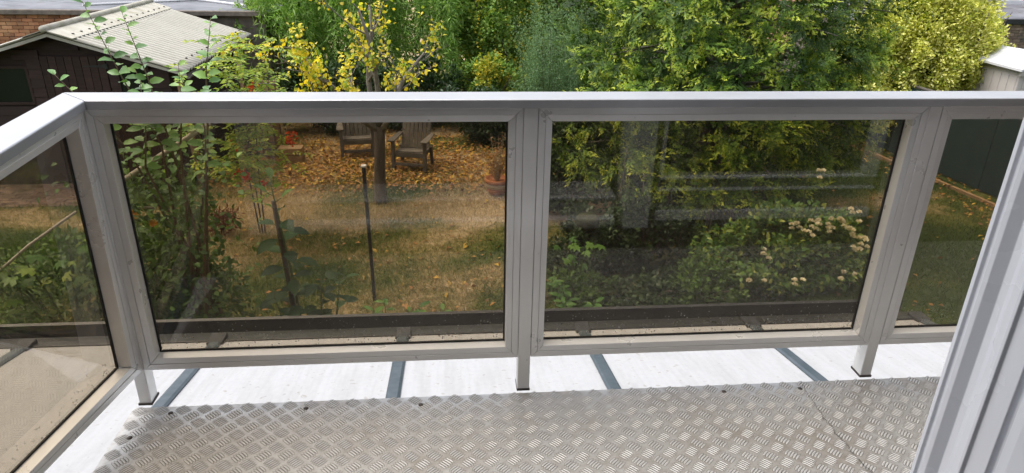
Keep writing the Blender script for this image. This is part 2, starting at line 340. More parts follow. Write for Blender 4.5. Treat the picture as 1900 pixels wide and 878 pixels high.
# --- lawn colour as a function of the place: shared by soil and blades
def lawn_color(N, L, blades):
    geo = N('ShaderNodeNewGeometry')
    sep = N('ShaderNodeSeparateXYZ'); L(geo.outputs['Position'], sep.inputs[0])
    n1 = N('ShaderNodeTexNoise', i_Scale=.55, i_Detail=6.0, i_Roughness=.6); L(geo.outputs['Position'], n1.inputs['Vector'])
    n2 = N('ShaderNodeTexNoise', i_Scale=14.0, i_Detail=6.0, i_Roughness=.7); L(geo.outputs['Position'], n2.inputs['Vector'])
    # dryness: strong in the middle of the garden, low on the right-hand and left-hand lawns
    mr = N('ShaderNodeMapRange', interpolation_type='SMOOTHSTEP'); mr.inputs['From Min'].default_value = 1.0; mr.inputs['From Max'].default_value = 4.6; mr.inputs['To Min'].default_value = -.49; mr.inputs['To Max'].default_value = -1.0; L(sep.outputs['X'], mr.inputs['Value'])
    ml = N('ShaderNodeMapRange', interpolation_type='SMOOTHSTEP'); ml.inputs['From Min'].default_value = -5.2; ml.inputs['From Max'].default_value = -3.6; ml.inputs['To Min'].default_value = -.55; ml.inputs['To Max'].default_value = .0; L(sep.outputs['X'], ml.inputs['Value'])
    # worn track across the lawn at Y 9.9 - 10.9
    d1 = N('ShaderNodeMath', operation='SUBTRACT'); L(sep.outputs['Y'], d1.inputs[0]); d1.inputs[1].default_value = 10.45
    d2 = N('ShaderNodeMath', operation='ABSOLUTE'); L(d1.outputs[0], d2.inputs[0])
    tr = N('ShaderNodeMapRange', interpolation_type='SMOOTHSTEP'); tr.inputs['From Min'].default_value = .2; tr.inputs['From Max'].default_value = 1.0; tr.inputs['To Min'].default_value = .36; tr.inputs['To Max'].default_value = 0.0; L(d2.outputs[0], tr.inputs['Value'])
    a1 = N('ShaderNodeMath', operation='ADD'); L(mr.outputs[0], a1.inputs[0]); L(ml.outputs[0], a1.inputs[1])
    a2 = N('ShaderNodeMath', operation='ADD'); L(a1.outputs[0], a2.inputs[0]); L(tr.outputs[0], a2.inputs[1])
    a3 = N('ShaderNodeMath', operation='MULTIPLY_ADD'); L(n1.outputs['Fac'], a3.inputs[0]); a3.inputs[1].default_value = 2.7; L(a2.outputs[0], a3.inputs[2])
    # the near part of the lawn is greener
    ny = N('ShaderNodeMapRange', interpolation_type='SMOOTHSTEP'); ny.inputs['From Min'].default_value = 6.8; ny.inputs['From Max'].default_value = 9.4; ny.inputs['To Min'].default_value = -.13; ny.inputs['To Max'].default_value = 0.0; L(sep.outputs['Y'], ny.inputs['Value'])
    a3b = N('ShaderNodeMath', operation='ADD'); L(a3.outputs[0], a3b.inputs[0]); L(ny.outputs[0], a3b.inputs[1]); a3 = a3b
    a4 = N('ShaderNodeMath', operation='MULTIPLY_ADD'); L(n2.outputs['Fac'], a4.inputs[0]); a4.inputs[1].default_value = .35; L(a3.outputs[0], a4.inputs[2])
    f = a4.outputs[0]
    if blades:
        a5 = N('ShaderNodeMath', operation='MULTIPLY_ADD'); L(geo.outputs['Random Per Island'], a5.inputs[0]); a5.inputs[1].default_value = .5; L(f, a5.inputs[2])
        a6 = N('ShaderNodeMath', operation='SUBTRACT'); L(a5.outputs[0], a6.inputs[0]); a6.inputs[1].default_value = .22; f = a6.outputs[0]
    if blades: stops = [(.62, (.055, .105, .018)), (.86, (.115, .165, .03)), (1.02, (.25, .245, .08)), (1.22, (.46, .37, .20))]
    else: stops = [(.62, (.045, .070, .018)), (.86, (.10, .115, .03)), (1.02, (.21, .175, .075)), (1.22, (.40, .31, .19))]
    lo, hi = .5, 1.4
    mm = N('ShaderNodeMapRange'); mm.inputs['From Min'].default_value = lo; mm.inputs['From Max'].default_value = hi; L(f, mm.inputs['Value'])
    rp = ramp(N, [((p - lo) / (hi - lo), c) for p, c in stops]); L(mm.outputs[0], rp.inputs[0])
    return geo, n2, rp.outputs[0]

def mat_ground():
    mt, t, out, N, L = nodes('lawn_soil'); geo, n2, c = lawn_color(N, L, False)
    r2 = ramp(N, [(.3, g(.6)), (.7, g(1.25))]); L(n2.outputs['Fac'], r2.inputs[0])
    mm = N('ShaderNodeMixRGB', blend_type='MULTIPLY'); mm.inputs[0].default_value = 1.0; L(c, mm.inputs[1]); L(r2.outputs[0], mm.inputs[2])
    b = N('ShaderNodeBsdfPrincipled', i_Roughness=.95); b.inputs['Specular IOR Level'].default_value = .1; L(mm.outputs[0], b.inputs['Base Color'])
    bp = N('ShaderNodeBump', i_Strength=1.0, i_Distance=.03); L(n2.outputs['Fac'], bp.inputs['Height']); L(bp.outputs[0], b.inputs['Normal'])
    L(b.outputs[0], out.inputs[0]); return mt
def mat_blades():
    mt, t, out, N, L = nodes('grass_blades'); geo, n2, c = lawn_color(N, L, True)
    b = N('ShaderNodeBsdfPrincipled', i_Roughness=.6); b.inputs['Specular IOR Level'].default_value = .2; L(c, b.inputs['Base Color'])
    tr = N('ShaderNodeBsdfTranslucent'); L(c, tr.inputs['Color'])
    mx = N('ShaderNodeMixShader'); mx.inputs[0].default_value = .3; L(b.outputs[0], mx.inputs[1]); L(tr.outputs[0], mx.inputs[2])
    L(mx.outputs[0], out.inputs[0]); return mt
M['ground'] = mat_ground(); M['blades'] = mat_blades()

# ------------------------------------------------------------------ leaf engine
def unit(a): return a / np.maximum(np.linalg.norm(a, axis=-1, keepdims=True), 1e-9)
def rand_dir(n): return unit(rng.normal(size=(n, 3)))

def leaf_mesh(name, P, D, Nn, Ln, Wd, mat, shape='d'):
    n = len(P); P = np.asarray(P, float); D = unit(np.asarray(D, float)); Nn = np.asarray(Nn, float)
    Sd = unit(np.cross(D, Nn)); Nn = unit(np.cross(Sd, D))
    Ln = np.broadcast_to(np.asarray(Ln, float).reshape(-1, 1), (n, 1)); Wd = np.broadcast_to(np.asarray(Wd, float).reshape(-1, 1), (n, 1))
    if shape == 'd':
        vs = [P, P + D * Ln * .45 + Sd * Wd * .5 + Nn * Wd * .15, P + D * Ln - Nn * Ln * .12, P + D * Ln * .45 - Sd * Wd * .5 + Nn * Wd * .15]
        T = np.array([[0, 1, 2], [0, 2, 3]])
    elif shape == 'o':      # pointed oval with midrib and curl
        def q(l, s, h): return P + D * Ln * l + Sd * Wd * s + Nn * (Wd * h)
        vs = [q(0, 0, 0), q(.22, .36, .10), q(.55, .5, .08), q(.82, .26, -.12), q(1, 0, -.36), q(.82, -.26, -.12), q(.55, -.5, .08), q(.22, -.36, .10), q(.35, 0, -.02), q(.7, 0, -.12)]
        T = np.array([[0, 1, 8], [1, 2, 8], [8, 2, 9], [2, 3, 9], [3, 4, 9], [4, 5, 9], [5, 6, 9], [9, 6, 8], [6, 7, 8], [7, 0, 8]])
    elif shape == 'm':      # five-lobed leaf
        def q(l, s, h): return P + D * Ln * l + Sd * Wd * s + Nn * (Wd * h)
        vs = [q(0, 0, 0), q(-.12, .22, -.05), q(.12, .52, -.14), q(.30, .24, .04), q(.62, .46, -.12), q(.62, .16, .03), q(1, 0, -.15), q(.62, -.16, .03), q(.62, -.46, -.12), q(.30, -.24, .04), q(.12, -.52, -.14), q(-.12, -.22, -.05), q(.32, 0, 0)]
        T = np.array([[0, 1, 12], [1, 2, 12], [2, 3, 12], [3, 4, 12], [4, 5, 12], [5, 6, 12], [6, 7, 12], [7, 8, 12], [8, 9, 12], [9, 10, 12], [10, 11, 12], [11, 0, 12]])
    elif shape == 'b':      # blade: one triangle
        vs = [P + Sd * Wd * .5, P - Sd * Wd * .5, P + D * Ln]
        T = np.array([[0, 1, 2]])
    k = len(vs)
    V = np.stack(vs, 1).reshape(-1, 3)
    F = (np.arange(n)[:, None, None] * k + T[None]).reshape(-1, 3)
    return mesh_np(name, V, F, mat, smooth=False)

def leaf_obj(name, parent, mat, P, D, Nn, Ln, Wd, shape='d', stuff=True):
    o = link(name, leaf_mesh(name, P, D, Nn, Ln, Wd, mat, shape), parent)
    if stuff: o['kind'] = 'stuff'
    return o

def single_leaf_meshes(mat, shape, ratio, n=3):
    """a few unit-length leaves that leaf objects share"""
    out = []
    for i in range(n):
        out.append(leaf_mesh('leaf', np.zeros((1, 3)), np.array([[1., 0, 0]]), np.array([[0, 0, 1.]]), [1.0], [ratio * (0.9 + .2 * i / max(1, n - 1))], mat, shape))
    return out

def place_leaf(me, parent, P, D, Nn, L, name='leaf'):
    D = Vector(D).normalized(); Nn = Vector(Nn); s = Nn.cross(D)
    if s.length < 1e-4: s = Vector((1, 0, 0)).cross(D)
    s.normalize(); n = D.cross(s)
    o = bpy.data.objects.new(name, me); COL.objects.link(o)
    mx = Matrix((D * L, s * L, n * L)).transposed().to_4x4(); mx.translation = Vector(P)
    o.parent = parent; o.matrix_local = mx
    return o

def bush_points(n, centre, radii, shell=.55, low=-1.0, clumps=0, cr=.3):
    """points in an ellipsoid, pulled to its outside and gathered in clumps; returns points and outward directions"""
    c = np.array(centre, float); r = np.array(radii, float)
    if clumps:
        cp = rand_dir(clumps); cp *= (shell + (1 - shell) * rng.random((clumps, 1)) ** .5)
        k = rng.integers(0, clumps, n); sz = (cr * (.6 + .8 * rng.random(clumps)))[k]
        p = cp[k] + rand_dir(n) * (rng.random((n, 1)) ** .45) * sz[:, None]
        out = unit(p - cp[k] * .55)
    else:
        p = rand_dir(n) * (shell + (1 - shell) * rng.random((n, 1))); out = unit(p)
    ok = p[:, 2] > low; p, out = p[ok], out[ok]
    return c + p * r, out

def leafy(n, centre, radii, name, parent, mat, L, W, shape='d', up=.3, wild=.8, **kw):
    P, o = bush_points(n, centre, radii, **kw); k = len(P)
    D = unit(o + rng.normal(size=(k, 3)) * wild + np.array([0, 0, up])); Nn = unit(o * .6 + np.array([0, 0, .8]) + rng.normal(size=(k, 3)) * .5)
    l = L * (.65 + .7 * rng.random(k)); return leaf_obj(name, parent, mat, P, D, Nn, l, l * W / L, shape)

def limbs(parent, base, tips, r0, mat, name='branch', mid=.5, wob=.15, n=5, into=None):
    mb = into or MB(); b = Vector(base)
    for tp in tips:
        tp = Vector(tp); pts = [b]
        for i in range(1, 5):
            f = i / 4; p = b.lerp(tp, f); p.z += mid * math.sin(f * math.pi) * .25 * (tp - b).length
            if i < 4: p += Vector((random.uniform(-1, 1), random.uniform(-1, 1), random.uniform(-1, 1))) * wob * (tp - b).length * .3
            pts.append(p)
        mb.tube(pts, [r0, r0 * .8, r0 * .6, r0 * .4, r0 * .15], n)
    if into is None: return mb.build(name, mat, parent, smooth=True)

GZ = -2.6          # garden level

# ================================================================== SETTING: ground
def ground():
    xs = np.concatenate([np.linspace(-90, -12, 14), np.linspace(-11, 14, 60), np.linspace(16, 90, 14)])
    ys = np.concatenate([np.linspace(-60, 4, 10), np.linspace(4.5, 20, 40), np.linspace(22, 150, 18)])
    X, Y = np.meshgrid(xs, ys); Z = GZ + .03 * np.sin(X * .9 + 1.3 * np.cos(Y * .7)) * np.sin(Y * .8) - .02
    Z[(Y > 24) | (Y < 5)] = GZ
    V = np.stack([X, Y, Z], -1).reshape(-1, 3); nx, ny = len(xs), len(ys)
    i, j = np.meshgrid(np.arange(nx - 1), np.arange(ny - 1)); a = (j * nx + i).ravel()
    o = link('ground', mesh_np('ground', V, np.stack([a, a + 1, a + 1 + nx, a + nx], 1), M['ground'], smooth=True))
    tag(o, 'garden lawn of dry straw coloured and green grass', 'ground', kind='structure')
ground()

# ================================================================== BALCONY FLOOR (chequer plate)
DX0, DX1, DY0, DY1 = -1.14, 3.02, 1.03, 2.142
floor = MB().box(DX0, DX1, DY0, DY1, -.0035, 0).build('balcony_floor', M['tread'])
tag(floor, 'aluminium chequer plate balcony floor with worn brown patches', 'balcony floor', kind='structure')
def tread_groups():
    # one bar: a low lens; five bars a group; two group orientations share two meshes
    def group_mesh(ang):
        V = []; F = []; G = []
        for b in range(5):
            off = (b - 2) * .0092; Lh = .0225 - .0012 * abs(b - 2); wd = .0034
            outline = [(-Lh, 0), (-Lh * .55, wd), (0, wd * 1.15), (Lh * .55, wd), (Lh, 0), (Lh * .55, -wd), (0, -wd * 1.15), (-Lh * .55, -wd)]
            ridge = [(-Lh * .5, 0), (0, 0), (Lh * .5, 0)]
            n0 = len(V); bow = .0022
            gb_ = len(V)
            for u, v in outline: V.append((u * 1.05, off + v * 1.32 + bow * (1 - min(1, (u / Lh) ** 2)), .0005))
            G.append(tuple(gb_ + i for i in range(8)))
            n0 = len(V)
            for u, v in outline: V.append((u, off + v + bow * (1 - (u / Lh) ** 2), .0002))
            for u, v in ridge: V.append((u, off + v + bow * (1 - (u / Lh) ** 2), .0017))
            for q in [(0, 8, 1), (1, 8, 9, 2), (2, 9, 10, 3), (3, 10, 4), (4, 10, 5), (5, 10, 9, 6), (6, 9, 8, 7), (7, 8, 0)]:
                F.append(tuple(n0 + i for i in q[::-1]))
        c, s = math.cos(ang), math.sin(ang)
        return [(x * c - y * s, x * s + y * c, z) for x, y, z in V], F, G
    gm = [group_mesh(R_(45)), group_mesh(R_(-45))]
    meshes = []
    for V, F, G in gm:
        me = bpy.data.meshes.new('tread_pattern'); me.from_pydata(V, [], F + G); me.materials.append(M['tread_bar']); me.materials.append(M['tread_outline'])
        for p_ in me.polygons[len(F):]: p_.material_index = 1
        bm = bmesh.new(); bm.from_mesh(me); bmesh.ops.recalc_face_normals(bm, faces=bm.faces[:])
        bm.to_mesh(me); bm.free(); meshes.append(me)
    p = .0745; cells = []
    for r in range(0, 31):
        y = DY1 - .022 - r * p / 2
        for k in range(-1, 58):
            x = DX0 + .03 + k * p + (p / 2 if r % 2 else 0)
            if DX0 + .02 < x < DX1 - .02 and y > DY0 + .02: cells.append((x, y, r % 2))
    # largest in view: the cells in the frame nearest the camera
    def key(c):
        x, y, _ = c; v = Vector((x, y, 0)) - Vector(EYE); z = v.dot(FW); px = 950 + 1297.6 * v.dot(RT) / z; py = 439 - 1297.6 * v.dot(UP) / z
        return (0 if (100 < px < 1740 and py < 890) else 1, v.length)
    cells.sort(key=key)
    mb = MB(); ng = MB()
    for i, (x, y, o) in enumerate(cells):
        if i < 300:
            t = bpy.data.objects.new('tread_pattern', meshes[o]); COL.objects.link(t); t.location = (x, y, 0); t.rotation_euler = (0, 0, random.uniform(-.03, .03)); t.parent = floor
        else:
            V, F, G = gm[o]; mb.add([(vx + x, vy + y, vz) for vx, vy, vz in V], F); ng.add([(vx + x, vy + y, vz) for vx, vy, vz in V], G)
    b = mb.build('raised_treads', M['tread_bar'], floor); b['kind'] = 'stuff'
    b = ng.build('tread_outlines', M['tread_outline'], floor); b['kind'] = 'stuff'
tread_groups()
for (x, y) in [(-1.09, 1.98), (-1.0, 2.105), (-.53, 2.10), (-.12, 2.095), (1.02, 2.10), (1.32, 2.10), (2.1, 2.10)]:
    MB().lathe([(.009, -.001), (.009, .0015), (.006, .004), (.001, .0045)], 10, (x, y, 0)).build('screw', M['screw'], floor, smooth=True)
MB().prism([(DY1 - .06, -.004), (DY1 - .004, -.004), (DY1 - .004, -.085), (DY1 - .012, -.085), (DY1 - .012, -.012), (DY1 - .06, -.012)], 'x', DX0 + .01, DX1).build('edge_angle', M['alu'], floor)

# thin wire lying on the floor
pts = []
for i in range(60):
    f = i / 59; y = 2.13 - f * .75; pts.append((1.337 - .012 * math.sin(f * 5) + .002 * math.sin(f * 60) + random.uniform(-.0025, .0025), y, .0045 + .002 * math.sin(f * 43)))
wire = MB().tube(pts, .0006, 5); pts2 = [(x + .005 * math.sin(i * 1.9), y, z + .002 * math.cos(i * 1.9)) for i, (x, y, z) in enumerate(pts[14:])]
wire.tube(pts2, .0005, 5)
tag(wire.build('wire', M['screw']), 'thin dark twisted wire lying across the chequer plate floor', 'wire')

# ================================================================== RAILING
rail = empty('balcony_railing', (0, 2.19, 0))
tag(rail, 'aluminium balcony railing with bronze tinted glass panels and posts', 'railing')
RY = 2.1625
def rp(mb, name, mat, parent, bevel=.0012, loc=True):
    """build in world coordinates under the railing empty"""
    o = mb.build(name, mat, None, bevel)
    o.parent = parent; o.matrix_parent_inverse = rail.matrix_basis.inverted() if parent is rail else Matrix()
    return o
bpy.context.view_layer.update()
def panel(map3, u0, u1, z0, z1):
    """framed pane in (u, w, z): u along, w away from the viewer; map3 turns it into world space"""
    gap = .0006; fw_, bw = .0235, .0225
    def ring(a0, a1, b0, b1, wd, w0, w1, ch=0.0):
        """four mitred members of a rectangular ring; ch = depth of the sloping inner edge"""
        out = []
        quads = [((a0, b1), (a1, b1), (a1 - wd, b1 - wd), (a0 + wd, b1 - wd)), ((a0, b0), (a0 + wd, b0 + wd), (a1 - wd, b0 + wd), (a1, b0)),
                 ((a0, b0), (a0, b1), (a0 + wd, b1 - wd), (a0 + wd, b0 + wd)), ((a1, b0), (a1 - wd, b0 + wd), (a1 - wd, b1 - wd), (a1, b1))]
        for qi, q in enumerate(quads):
            c = (sum(p[0] for p in q) / 4, sum(p[1] for p in q) / 4)
            k = []
            for p in q:
                dx = -gap if p[0] > c[0] else gap; dz = -gap if p[1] > c[1] else gap
                k.append((p[0] + dx, p[1] + dz))
            mb = MB(); V = []
            for p in k:
                inner = (a0 + wd * .5 < p[0] < a1 - wd * .5) and (b0 + wd * .5 < p[1] < b1 - wd * .5)
                V.append((p[0], w0 + (ch if inner else 0), p[1]))
            V += [(p[0], w1, p[1]) for p in k]
            mb.add([map3(*v) for v in V], [(0, 1, 2, 3), (7, 6, 5, 4), (0, 4, 5, 1), (1, 5, 6, 2), (2, 6, 7, 3), (3, 7, 4, 0)])
            out.append(mb)
        return out
    f = MB()
    for mb in ring(u0, u1, z0, z1, fw_, .0, .058): f.add(mb.v, mb.f)
    fr = rp(f, 'panel_frame', M['alu'], rail, .0008)
    def sub(o):
        o.parent = fr; o.matrix_parent_inverse = Matrix(); return o
    for mb in ring(u0 + fw_, u1 - fw_, z0 + fw_, z1 - fw_, bw, .0015, .046, .002): sub(mb.build('glazing_bead', M['alu'], None, .0008))
    a0, a1, b0, b1 = u0 + fw_ + bw - .004, u1 - fw_ - bw + .004, z0 + fw_ + bw - .004, z1 - fw_ - bw + .004
    gk = MB()
    for mb in ring(a0, a1, b0, b1, .010, .0465, .0525): gk.add(mb.v, mb.f)
    sub(gk.build('gasket', M['gasket'], None))
    gl = MB(); V = [map3(u, w_, z) for w_ in (.049, .055) for u, z in ((a0 + .002, b0 + .002), (a1 - .002, b0 + .002), (a1 - .002, b1 - .002), (a0 + .002, b1 - .002))]
    gl.add(V, [(3, 2, 1, 0), (4, 5, 6, 7), (0, 1, 5, 4), (1, 2, 6, 5), (2, 3, 7, 6), (3, 0, 4, 7)])
    sub(gl.build('glass_pane', M['glass'], None))
front = lambda u, w_, z: (u, RY + w_, z)
ZB, ZT = .1445, 1.0765
for a, b in ((-1.0835, .2375), (.2855, 1.5945), (1.6405, 2.95)): panel(front, a, b, ZB, ZT)
# side railing: square to the front, slightly racked
def side_map(u, w_, z):
    """u runs from the corner towards the house"""
    k = .164 + (z - .144) / .956 * (-.092 - .164)
    y = RY + .020 - u
    return (-1.0865 - w_ - k * (u), y, z)
panel(side_map, .020, 1.13, ZB, ZT)
for (a, b) in ((-1.1265, -1.0845), (.2385, .2845), (1.5955, 1.6395), (2.951, 2.995)):
    rp(MB().box(a, b, RY - .0005, RY + .060, .004, ZT), 'post', M['alu'], rail, .002)
for (a, b) in ((-1.1265, -1.0845), (.2385, .2845), (1.5955, 1.6395), (2.951, 2.995)):
    c = (a + b) / 2
    rp(MB().box(c - .0245, c + .0245, RY - .004, RY + .064, -.003, .0062), 'foot_plate', M['screw'], rail, .001)
# handrail sections
prof = [(-.012, 1.0775), (-.012, 1.102), (-.0105, 1.1045), (-.008, 1.1055), (.098, 1.1055), (.1005, 1.1045), (.102, 1.102), (.102, 1.0775), (.075, 1.0775), (.072, 1.084), (.003, 1.084), (.001, 1.0775)]
# plan outline of the mitred corner: front bar then side bar
def handrail(name, ends):
    mb = MB(); n = len(prof); V = []
    for e in ends: V += [e(w_, z) for w_, z in prof]
    mb.add(V, [tuple(range(n))[::-1], tuple(range(n, 2 * n))] + [(i, (i + 1) % n, n + (i + 1) % n, n + i) for i in range(n)])
    return rp(mb, name, M['alu_top'], rail, .0012)
handrail('handrail', (lambda w_, z: (-1.0795 - w_, RY + w_, z), lambda w_, z: (3.0, RY + w_, z)))
def side_hr(u): return lambda w_, z: (-1.0795 - w_ + (.092 * u if u > .05 else 0), RY + w_ * (1 if u < .05 else 0) - u, z)
handrail('handrail', (lambda w_, z: (-1.0795 - w_, RY + w_ - .004, z), side_hr(1.13)))

# ================================================================== VERANDA ROOF below the balcony
vr = empty('veranda_roof', (.8, 2.9, -.5)); tag(vr, 'white polycarbonate veranda roof with dark glazing bars below the balcony', 'roof')
SL = .2
def rz(y): return -.35 - SL * (y - 2.16)
RX0, RX1, REND = -3.5, 2.99, 3.64
def vp(mb, name, mat, bevel=0.0):
    o = mb.build(name, mat, None, bevel); o.parent = vr; o.matrix_parent_inverse = Matrix.Translation((-.8, -2.9, .5)); return o
bars = [-3.46, -2.42, -1.36, -.29, .785, 1.845, 2.95]
for a, b in zip(bars[:-1], bars[1:]):
    vp(MB().add([(x, y, rz(y) + dz) for dz in (0, -.016) for x, y in ((a + .02, 1.02), (b - .02, 1.02), (b - .02, REND), (a + .02, REND))], [(0, 1, 2, 3), (7, 6, 5, 4), (0, 4, 5, 1), (1, 5, 6, 2), (2, 6, 7, 3), (3, 7, 4, 0)]), 'roof_sheet', M['poly'])
for x in bars:
    mb = MB(); h = [(-.034, .002), (-.034, .008), (-.022, .016), (.022, .016), (.034, .008), (.034, .002), (.02, -.06), (-.02, -.06)]
    V = [(x + p, y, rz(y) + q) for y in (1.02, REND + .02) for p, q in h]; n = len(h)
    mb.add(V, [tuple(range(n))[::-1], tuple(range(n, 2 * n))] + [(i, (i + 1) % n, n + (i + 1) % n, n + i) for i in range(n)])
    vp(mb, 'glazing_bar', M['anthracite'])
    z = rz(REND); vp(MB().box(x - .045, x + .045, REND - .10, REND + .012, z - .035, z + .034), 'bar_end_cap', M['gutter'], .004)
z = rz(REND)
vp(MB().prism([(REND - .055, z + .0165), (REND - .05, z + .020), (REND + .02, z + .006), (REND + .10, z - .018), (REND + .10, z - .16), (REND - .012, z - .16), (REND - .012, z - .02), (REND - .055, z + .013)], 'x', RX0, RX1), 'eaves_beam', M['gutter'], .003)
gy = REND + .101
vp(MB().prism([(gy, z - .03), (gy + .006, z - .03), (gy + .008, z - .10), (gy + .03, z - .13), (gy + .10, z - .13), (gy + .125, z - .10), (gy + .128, z - .012), (gy + .150, z - .006), (gy + .152, z - .02), (gy + .138, z - .026), (gy + .138, z - .11), (gy + .105, z - .142), (gy + .02, z - .142), (gy, z - .11)], 'x', RX0 - .02, RX1 + .03), 'gutter', M['gutter'])
for x in (RX0 + .1, RX1 - .1):
    vp(MB().box(x - .045, x + .045, REND - .04, REND + .05, GZ - .05, z - .162), 'roof_post', M['anthracite'], .004)

# ================================================================== HOUSE with the door the camera looks out of
house = empty('house', (0, .9, GZ)); tag(house, 'house wall with the white framed balcony door at the right edge', 'house')
def hp_(mb, name, mat, bevel=0.0, parent=None):
    o = mb.build(name, mat, None, bevel); o.parent = parent or house
    o.matrix_parent_inverse = Matrix.Translation((0, -.9, -GZ)) if parent is None else Matrix(); return o
JX0, JX1, WY = -.89, .925, 1.034
WX0, WX1 = -1.6, 2.9
hp_(MB().box(-6, JX0 - .13, WY - .28, WY - .03, GZ - .1, 4.2), 'wall', M['house_brick'])
hp_(MB().box(JX1 + .14, 1.10, WY - .28, WY - .03, GZ - .1, 4.2), 'wall', M['house_brick'])
hp_(MB().box(2.3, 6, WY - .28, WY - .03, GZ - .1, 4.2), 'wall', M['house_brick'])
hp_(MB().box(JX0 - .129, 6, WY - .279, WY - .031, GZ - .1, .12), 'wall', M['house_brick'])
hp_(MB().box(JX0 - .129, 6, WY - .279, WY - .031, 2.32, 4.2), 'wall', M['house_brick'])
# right-hand jamb of the opened door: a stepped profile
pj = [(1.062, 1.034), (.927, 1.034), (.923, 1.030), (.923, 1.022), (.929, 1.019), (.929, 1.012), (.924, 1.009), (.926, .999), (.941, .984), (.939, .966), (.933, .952), (.930, .934), (.9265, .932), (.9265, .925), (.933, .922), (.934, .884), (.943, .879), (.944, .872), (.936, .868), (.934, .848), (.938, .78), (1.062, .78)]
jb = hp_(MB().prism(pj, 'z', .121, 2.198), 'door_jamb', M['upvc'], .0008)
jl = hp_(MB().prism([(2 * (JX0 + .925) / 2 - p[0] + .0, p[1]) for p in pj], 'z', .121, 2.198), 'door_jamb', M['upvc'], .0008)
hp_(MB().box(JX0 - .128, JX1 + .139, .80, WY, 2.2, 2.319), 'door_head', M['upvc'], .002)
hp_(MB().prism([(.80, .121), (WY - .004, .121), (WY - .004, .300), (WY - .016, .308), (.80, .308)], 'x', -.832, .870), 'threshold', M['frame_grey'], .001)
hp_(MB().prism([(WY - .0035, .150), (WY + .03, .155), (WY + .03, .185), (WY - .0035, .200)], 'x', -.83, .868), 'sill_nosing', M['upvc'], .001)
hp_(MB().prism([(WY - .0035, .288), (WY + .004, .290), (WY + .004, .300), (WY - .0035, .303)], 'x', -.83, .868), 'sill_nosing', M['upvc'], 0)
hp_(MB().prism([(1.0195, .930), (1.0195, .944), (.9995, .944), (.9995, .930)], 'z', .31, 2.2), 'door_seal', M['dark_seal'])
# window beside the door
win = hp_(MB().box(1.101, 2.299, .93, WY - .02, .121, .414), 'window_frame', M['frame_shaded'], .001)
for (z0, z1) in ((.160, .215), (.326, .342), (.392, .410)):
    hp_(MB().prism([(WY - .0199, z0), (WY + .004, z0 + .004), (WY + .004, z1 - .005), (WY - .0199, z1)], 'x', 1.102, 2.298), 'glazing_bead', M['upvc'])
for (a, b, c, d2) in ((1.101, 1.118, .415, 2.25), (2.23, 2.299, .415, 2.25)):
    hp_(MB().box(a, b, .93, WY - .002, c, d2), 'window_frame', M['upvc'], .002)
hp_(MB().box(1.101, 2.299, .93, WY - .001, 2.2505, 2.319), 'window_frame', M['upvc'], .002)
hp_(MB().box(1.1185, 2.2295, .95, .974, .4145, 2.25), 'window_pane', M['glass_dark'])
# room behind
hp_(MB().box(-3, 3, -4, .753, .0, .118), 'room_floor', M['carpet'])
hp_(MB().box(-3, 3, -4, .753, 2.45, 2.55), 'room_ceiling', M['room'])
hp_(MB().box(-3, 3, -4.1, -4.001, .0, 2.55), 'room_wall', M['room'])
hp_(MB().box(-3.1, -3.001, -4.1, .753, .0, 2.55), 'room_wall', M['room'])
hp_(MB().box(3.001, 3.1, -4.1, .753, .0, 2.55), 'room_wall', M['room'])

